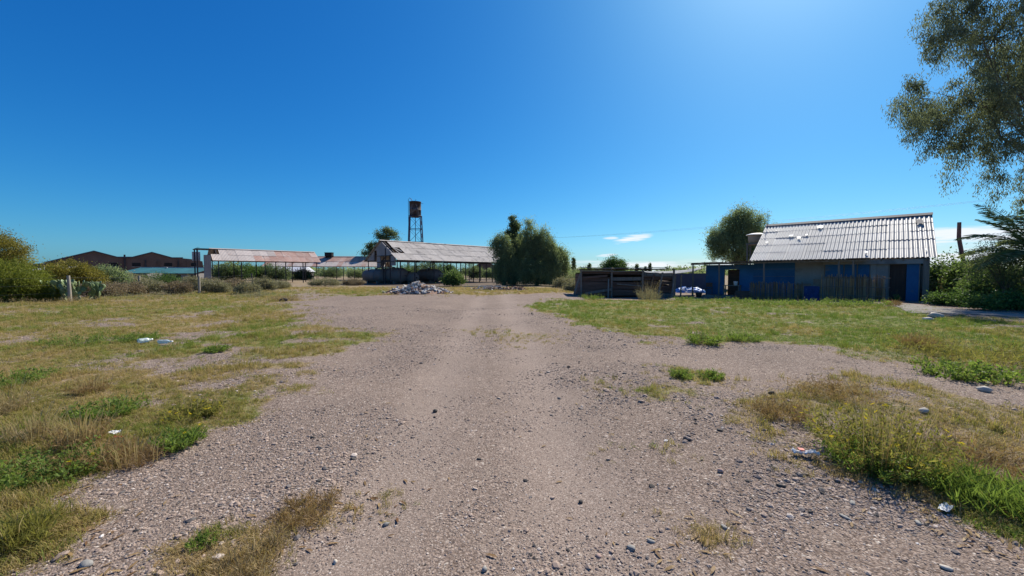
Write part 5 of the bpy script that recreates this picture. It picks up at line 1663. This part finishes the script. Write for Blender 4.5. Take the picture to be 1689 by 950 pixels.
x, y = XP(1590, 27), 27
pole = empty('leaning_pole', (x, y, gzf(x, y)), 0, 'bare reddish pole leaning above the shrubs right of the house', 'pole')
tp = at(1582.5, 362, 27)
mb = MB().tube([(0, 0, -.2), (-.02, 0, 2.2), (tp.x - x + .02, 0, 4.2), (tp.x - x, 0, tp.z)], [.13, .12, .11, .10], 8)
mb.build('shaft', M['pole'], pole)
MB().beam((-.62, 0, 3.18), (.12, 0, 3.36), .05).build('crossarm', M['wood'], pole)
P1, P2 = Vector((4.0, 80.0, 8.6)), Vector((47.0, 30.0, 8.3))
for P_, lb in ((P1, 'power pole hidden in the dark clump of trees'), (P2, 'power pole beyond the right edge of the yard')):
    e = empty('power_pole', (P_.x, P_.y, 0), 0, lb, 'pole', 'poles of the power line')
    MB().tube([(0, 0, -.2), (0, 0, P_.z + .25)], [.14, .10], 8).build('shaft', M['wood'], e)
    MB().beam((-.5, .4, P_.z - .05), (.5, -.4, P_.z - .05), .09).build('crossarm', M['wood'], e)
for k, lb in ((0, 'upper thin power cable crossing the sky to the right'), (1, 'lower thin power cable crossing the sky to the right')):
    off = Vector((0.35, -.3, 0)) * (1 if k else -1)
    pts = []
    for i in range(25):
        f = i / 24
        p = P1.lerp(P2, f) + off
        p.z -= 4 * f * (1 - f) * (0.55 + .15 * k)
        pts.append(p)
    set_props(MB().tube(pts, 0.007, 4, False).build('power_cable', M['wire']), lb, 'cable')

# ------------------------------------------------------------------ weeds that stand out
def weed(name, label, px, py, w, h, n, mat, seed, stalks=0, flowers=0, mat2='f_straw', cat='weed', ll=0.05, lw=0.012, upright=0.6):
    X, Y = gnd(px, py)
    e = empty(name, (X, Y, gzf(X, Y)), 0, label, cat)
    r = np.random.default_rng(seed)
    # stems radiating from the base, leaves along them
    n = int(n * 0.6)
    ns = max(8, n // 22)
    az_ = r.uniform(0, 6.283, ns)
    rad = np.sqrt(r.uniform(0, 1, ns))
    B = np.stack([np.cos(az_) * rad * w * .28, np.sin(az_) * rad * w * .28, np.zeros(ns)], -1)
    hh = h * r.uniform(.5, 1.0, ns) * (1.05 - .45 * rad)
    Tp = B + np.stack([np.cos(az_) * rad * w * .26 * (1.2 - upright * .5), np.sin(az_) * rad * w * .26, hh], -1) + r.normal(size=(ns, 3)) * np.array([.04, .04, .02]) * w
    si = r.integers(0, ns, n)
    t = r.uniform(0.05, 1, n)
    P = B[si] * (1 - t)[:, None] + Tp[si] * t[:, None] + r.normal(size=(n, 3)) * 0.018 * w
    P[:, 2] = np.maximum(P[:, 2], 0.005)
    ax = rand_dirs(r, n)
    ax[:, 2] += upright
    ax /= np.linalg.norm(ax, axis=1, keepdims=True)
    sd = np.cross(ax, rand_dirs(r, n))
    sd /= np.linalg.norm(sd, axis=1, keepdims=True) + 1e-6
    l_, w_ = (ll * r.uniform(.5, 1.3, n))[:, None], (lw * r.uniform(.6, 1.3, n))[:, None]
    V = np.stack([P, P + ax * l_ * .5 + sd * w_ / 2, P + ax * l_, P + ax * l_ * .5 - sd * w_ / 2], 1).reshape(-1, 3)
    link('leaves', quads_mesh('leaves', V, np.arange(4 * n).reshape(-1, 4), np.clip(.5 * r.uniform(0, 1, ns)[si] + .5 * r.uniform(0, 1, n), 0, 1)), M[mat], e)
    Vs, Ts = [], []
    for i in range(ns):
        s2 = np.array([-math.sin(az_[i]), math.cos(az_[i]), 0]) * .0022
        Vs += [B[i] - s2, B[i] + s2, Tp[i] + s2 * .5, Tp[i] - s2 * .5]
        Ts.append(r.uniform(0, .6))
    for i in range(stalks):
        a, q = r.uniform(0, 6.283), r.uniform(0, .35) * w
        b = np.array([math.cos(a) * q, math.sin(a) * q, 0])
        hgt = h * r.uniform(.8, 1.5)
        dr = np.array([math.cos(a), math.sin(a), 0]) * hgt * r.uniform(.05, .5)
        s2 = np.array([1, .2, 0]) * .0026
        m_ = b + dr * .35 + np.array([0, 0, hgt * .65])
        tpp = b + dr + np.array([0, 0, hgt])
        Vs += [b - s2, b + s2, m_ + s2, m_ - s2, m_ - s2, m_ + s2, tpp + s2 * .5, tpp - s2 * .5]
        Ts += [r.uniform(.4, 1)] * 2
    link('stems', quads_mesh('stems', np.array(Vs), np.arange(len(Vs)).reshape(-1, 4), np.array(Ts)), M[mat2], e)
    if flowers:
        fm = MB()
        for q in range(6):
            a = q * math.pi / 3
            fm.add([(0, 0, 0), (.011 * math.cos(a - .35), .011 * math.sin(a - .35), .006), (.019 * math.cos(a), .019 * math.sin(a), .004), (.011 * math.cos(a + .35), .011 * math.sin(a + .35), .006)], [(0, 1, 2, 3)])
        me = fm.mesh('flower')
        a_ = me.attributes.new('tint', 'FLOAT', 'FACE')
        a_.data.foreach_set('value', r.uniform(0, 1, 6).astype(np.float32))
        me.materials.append(M['flower'])
        for i in range(flowers):
            k_ = r.integers(0, ns)
            p = Tp[k_] + r.normal(size=3) * .03 * w
            link('flower', me, None, e, (p[0], p[1], max(p[2], h * .25) + .015), (r.normal(0, .5), r.normal(0, .5), r.uniform(0, 6)))
    return e


weed('flowering_weed', 'tall bushy weed with small yellow flowers at lower right', 1455, 768, 1.05, 0.52, 9000, 'f_weedolive', 301, 40, 34, ll=.05, lw=.010)
weed('flowering_weed', 'greener bushy weed below the yellow-flowered one', 1435, 778, 0.75, 0.28, 4200, 'f_weed', 302, 6, 8, ll=.045, lw=.012)
weed('dry_weed', 'brownish dry weed clump left of the flowering weed', 1290, 690, 0.7, 0.17, 2800, 'f_rusty', 303, 25, 0, ll=.06, lw=.006)
weed('dry_weed', 'mat of brown dry stems right of the flowering weed', 1590, 765, 1.1, 0.17, 4200, 'f_rusty', 304, 40, 0, ll=.08, lw=.006, upright=.1)
weed('grass_clump', 'bright green long grass clump at the lower right edge', 1650, 842, 0.7, 0.17, 3000, 'f_weed', 305, 0, 0, ll=.13, lw=.007, upright=1.2)
weed('grass_clump', 'long green grass clump left of the brightest one at lower right', 1560, 812, 0.6, 0.13, 2200, 'f_weed', 306, 4, 0, ll=.11, lw=.007, upright=1.0)
weed('dry_weed', 'dark low dry weed patch above the flowering weed', 1375, 655, 1.1, 0.15, 3200, 'f_rusty', 307, 20, 0, ll=.07, lw=.006, upright=.2)
weed('green_weed', 'dark green tuft on the gravel edge at lower left', 298, 738, 0.42, 0.16, 2600, 'f_weed', 308, 0, 3, ll=.06, lw=.010, upright=.9)
weed('seeding_grass', 'clump of pale seeding grass stalks at lower left', 135, 745, 0.5, 0.26, 1800, 'f_rusty', 309, 60, 0, ll=.08, lw=.005, upright=1.0)
weed('leafy_weed', 'sprawling leafy green weed at the lower left edge', 75, 790, 0.75, 0.16, 4200, 'f_weed', 310, 0, 4, ll=.035, lw=.015, upright=.2)
weed('leafy_weed', 'dry sprawling weed beside the seeding grass at lower left', 165, 765, 0.55, 0.16, 2400, 'f_rusty', 311, 26, 0, ll=.07, lw=.005)
weed('grass_clump', 'yellow-green grass clump in the bottom left corner', 25, 905, 0.42, 0.16, 2600, 'f_weedolive', 312, 8, 0, ll=.09, lw=.006, upright=1.0)
weed('green_weed', 'small dark tuft near the bottom left on gravel', 335, 905, 0.17, 0.06, 900, 'f_weed', 313, 0, 0, ll=.025, lw=.007)
weed('green_weed', 'rounded green weed alone on the gravel right of centre', 1122, 622, 0.42, 0.14, 1900, 'f_weed', 314, 0, 0, ll=.045, lw=.012)
weed('green_weed', 'second green weed touching the rounded one on the gravel', 1172, 623, 0.42, 0.13, 1900, 'f_weed', 315, 0, 0, ll=.045, lw=.012)
weed('green_weed', 'tall green weed at the edge of the lawn', 1160, 567, 0.9, 0.34, 2200, 'f_weed', 316, 12, 0, ll=.10, lw=.016)
weed('green_weed', 'low dark weed on the lawn edge right of the tall one', 1230, 562, 0.8, 0.25, 2000, 'f_weed', 317, 8, 0, ll=.09, lw=.014)
weed('seeding_grass', 'rust-brown grass clump with white seed heads at right', 1518, 578, 0.75, 0.33, 2200, 'f_rusty', 318, 40, 0, ll=.14, lw=.007, upright=1.2)
weed('dry_weed', 'dull brown weed bank at the right edge', 1640, 600, 2.6, 0.42, 5500, 'f_weedolive', 319, 50, 0, 'f_rusty', ll=.12, lw=.010)
weed('leafy_weed', 'dark leafy weed in the shade at the right edge', 1590, 622, 1.3, 0.30, 3200, 'f_weed', 320, 6, 0, ll=.07, lw=.025)
weed('dry_weed', 'dry grass clump against the plank shack wall', 1070, 491, 1.9, 0.95, 2600, 'f_salt', 321, 80, 0, ll=.22, lw=.012, upright=1.2)
weed('dry_weed', 'orange-brown dry grass tuft beside the concrete step', 1472, 505, 0.8, 0.3, 1600, 'f_rusty', 322, 10, 0, ll=.14, lw=.010, upright=1.0)
for i, (px, py, h, lb) in enumerate(((1270, 503, .35, 'weeds at the foot of the lower cane fence'), (1320, 503, .4, 'weeds just left of the blue cloth'), (1375, 504, .45, 'weeds at the left foot of the tall cane fence'),
                                     (1425, 505, .45, 'weeds at the right foot of the tall cane fence'), (1215, 499, .3, 'weeds below the porch table'), (1130, 494, .3, 'weeds below the shade cloth posts'), (975, 492, .35, 'weeds at the left foot of the plank shack'), (1477, 498, .5, 'tall thin weed in front of the house door'))):
    weed('green_weed', lb, px, py, 1.9 if i != 7 else .4, h, 2200 if i != 7 else 500, 'f_weed', 330 + i, 8, 0, ll=.10, lw=.02)
for i, (px, py, w, h, m, lb) in enumerate(((130, 570, 1.4, .22, 'f_weed', 'dark green weed patch right of the bare spot at left'), (360, 585, .5, .12, 'f_weed', 'small dark weed in the left grass near the gravel'), (20, 640, .9, .2, 'f_weed', 'dark green weed at the far left edge of the grass'),
                                          (235, 566, .9, .18, 'f_weed', 'green weed behind the two plastic bottles'), (180, 690, .7, .17, 'f_weed', 'green clump in the left grass above the seeding grass'), (320, 690, .6, .14, 'f_weedolive', 'yellow-flowered patch in the left grass beside the gravel'),
                                          (470, 497, 2.2, .35, 'f_straw', 'straw-coloured grass bank where the gravel narrows at left'), (420, 491, 3.0, .4, 'f_salt', 'grey-green grass bank at the end of the fence'), (95, 500, 5.0, .3, 'f_straw', 'dry straw strip at the foot of the leftmost post'), (250, 492, 6.0, .3, 'f_salt', 'dry straw strip between the fence posts'))):
    weed('green_weed' if 'weed' in m else 'dry_weed', lb, px, py, w, h, 2600, m, 345 + i, 10, 14 if 'yellow' in lb else 0, ll=.05 if h < .25 else .14, lw=.014)


for i, (px, py, h, lb) in enumerate(((60, 735, .24, 'tall straw clump above the sprawling leafy weed at lower left'), (225, 765, .14, 'flattened straw right of the dry sprawling weed'), (15, 690, .26, 'tall straw clump at the left edge of the grass'), (150, 655, .18, 'thin straw stalks in the left grass'), (400, 945, .035, 'low brown straw at the bottom edge left of centre'), (510, 850, .03, 'brown straw mat on the gravel left of centre'))):
    weed('straw_clump', lb, px, py, .5, h, 1800, 'f_rusty' if i % 2 else 'f_straw', 380 + i, 40, 0, ll=.07, lw=.004, upright=.8)
# ------------------------------------------------------------------ stones and litter
def stone(label, px, py, sx_, sy_, sz_, mat, seed):
    import bmesh
    r = random.Random(seed)
    bm = bmesh.new()
    bmesh.ops.create_icosphere(bm, subdivisions=2, radius=0.5)
    off = Vector((r.uniform(0, 9), r.uniform(0, 9), r.uniform(0, 9)))
    from mathutils import noise as mn
    for v in bm.verts:
        v.co *= 1 + 0.38 * mn.noise(v.co * 2.3 + off) + 0.12 * mn.noise(v.co * 6 + off)
        v.co = Vector((v.co.x * sx_, v.co.y * sy_, v.co.z * sz_))
    me = bpy.data.meshes.new('stone')
    bm.to_mesh(me)
    bm.free()
    me.polygons.foreach_set('use_smooth', [True] * len(me.polygons))
    X, Y = gnd(px, py)
    o = link('stone', me, M[mat], None, (X, Y, gzf(X, Y) + sz_ * .28), (0, 0, r.uniform(0, 6)))
    set_props(o, label, 'stone', 'loose stones on the gravel')


stone('black stone alone in the middle of the gravel track', 718, 677, .055, .05, .05, 'stone_dark', 1)
stone('tiny black stone just below the lone black one', 717, 686, .03, .025, .022, 'stone_dark', 2)
stone('rust-brown round stone on the gravel left of the foil wrapper', 1188, 783, .045, .045, .035, 'stone_pink', 3)
stone('upright pale grey-blue oval stone near the bottom right of centre', 1041, 899, .035, .058, .03, 'stone_slate', 4)
stone('flat grey slate lying right of the upright oval stone', 1073, 889, .05, .03, .018, 'stone_slate', 5)
stone('long pale slate stone right of the small grass strip', 1194, 874, .055, .026, .018, 'stone_slate', 6)
stone('blue-grey slate beside the dry grass left of centre', 637, 864, .045, .028, .024, 'stone_slate', 7)
stone('dark angular stone at left of the gravel', 526, 799, .05, .032, .026, 'stone_dark', 8)
stone('pale white stone at bottom left of centre', 553, 926, .028, .022, .02, 'stone_pale', 9)
stone('round grey stone at the bottom centre', 799, 937, .035, .03, .028, 'stone_slate', 10)
stone('dark flat stone at the centre of the gravel', 790, 756, .045, .028, .016, 'stone_dark', 11)
stone('pale flat slate on the gravel below the foil wrapper', 1406, 836, .07, .035, .022, 'stone_slate', 12)
stone('long narrow slate below the pale flat one', 1394, 860, .07, .03, .018, 'stone_slate', 13)
stone('dark narrow stone left of the pale flat slate', 1288, 809, .06, .03, .022, 'stone_dark', 14)
stone('oval slate near the lower right weed edge', 1514, 870, .055, .03, .022, 'stone_slate', 15)
stone('pale stone at the lower right bottom edge', 1560, 944, .06, .035, .02, 'stone_pale', 16)
stone('pinkish chip beside the bottom centre gravel', 988, 908, .032, .028, .018, 'stone_pink', 17)
stone('dark stone at the gravel centre right', 958, 821, .036, .03, .024, 'stone_dark', 18)
stone('dark rock at the far end of the gravel on the left', 468, 498, .5, .3, .25, 'stone_dark', 19)
stone('large pale rock beside the concrete path', 1543, 524, .42, .3, .24, 'stone_pale', 20)
stone('smaller pale rock left of the large one by the path', 1531, 528, .34, .22, .14, 'stone_pale', 21)
stone('pale stone in the shade at right', 1625, 648, .16, .12, .09, 'stone_pale', 22)
stone('white stone in the weeds behind the flowering weed', 1523, 689, .10, .08, .07, 'stone_pale', 23)
stone('grey stone at the left bottom corner of the gravel', 143, 940, .07, .05, .03, 'stone_slate', 24)


def bottle(label, px, py, L_, R_, rz):
    X, Y = gnd(px, py)
    e = empty('plastic_bottle', (X, Y, gzf(X, Y) + R_ + .03), rz, label, 'bottle', 'plastic bottles in the left grass')
    Mx = Matrix.Rotation(math.pi / 2, 4, 'Y')
    t = NT('clear_plastic_' + str(px))
    p = t.node('ShaderNodeBsdfPrincipled', {'Base Color': (0.75, 0.85, 0.85, 1), 'Roughness': 0.12, 'Transmission Weight': 0.5})
    t.l.new(p.outputs[0], t.out.inputs[0])
    MB().lathe([(.001, 0), (R_ * .9, 0), (R_, .02), (R_, L_ * .3), (R_ * .9, L_ * .36), (R_, L_ * .42), (R_, L_ * .68), (R_ * .4, L_ * .9), (R_ * .35, L_)], 14, Mx).build('body', t.m, e)
    MB().lathe([(R_ * .42, L_ * .97), (R_ * .42, L_ * 1.06), (.001, L_ * 1.06)], 10, Mx).build('cap', M['white'], e)


bottle('crushed clear plastic bottle, left of two in the grass', 228, 574, .24, .05, 1.2)
bottle('clear plastic bottle lying flat, right of two in the grass', 262, 575, .25, .042, .15)


def crumple(name, label, px, py, w, l, h, mat, seed, cat, rz=0.0):
    X, Y = gnd(px, py)
    nu, nv = 14, 10
    u, v = np.meshgrid(np.linspace(-.5, .5, nu), np.linspace(-.5, .5, nv))
    zz = h * vnoise(u, v, 6, seed) + h * .5 * vnoise(u, v, 13, seed + 1)
    uu = u * w * (1 + .3 * (vnoise(u, v, 3, seed + 2) - .5))
    ii = np.arange(nu * nv).reshape(nv, nu)
    Fq = np.stack([ii[:-1, :-1], ii[:-1, 1:], ii[1:, 1:], ii[1:, :-1]], -1).reshape(-1, 4)
    o = link(name, quads_mesh(name, np.stack([uu, v * l, zz], -1).reshape(-1, 3), Fq), M[mat], None, (X, Y, gzf(X, Y) + .015), (0, 0, rz))
    so = o.modifiers.new('thick', 'SOLIDIFY')
    so.thickness = 0.002
    return set_props(o, label, cat)


w_ = crumple('foil_wrapper', 'crumpled white foil wrapper with a red patch at the weed edge', 1328, 760, .19, .07, .045, 'white', 71, 'wrapper', -.3)
MB().box(-.05, -.01, -.02, .025, .045, .052).build('red_print', M['red'], w_)
crumple('paper_scrap', 'scrap of white paper in the dry weeds at lower left', 188, 726, .09, .06, .02, 'white', 74, 'paper')
crumple('plastic_scrap', 'small red plastic scrap beside the white paper at lower left', 193, 733, .07, .03, .02, 'red', 77, 'scrap')
crumple('plastic_scrap', 'white plastic scrap at the lower right gravel edge', 1560, 848, .12, .05, .02, 'white', 80, 'scrap', .5)
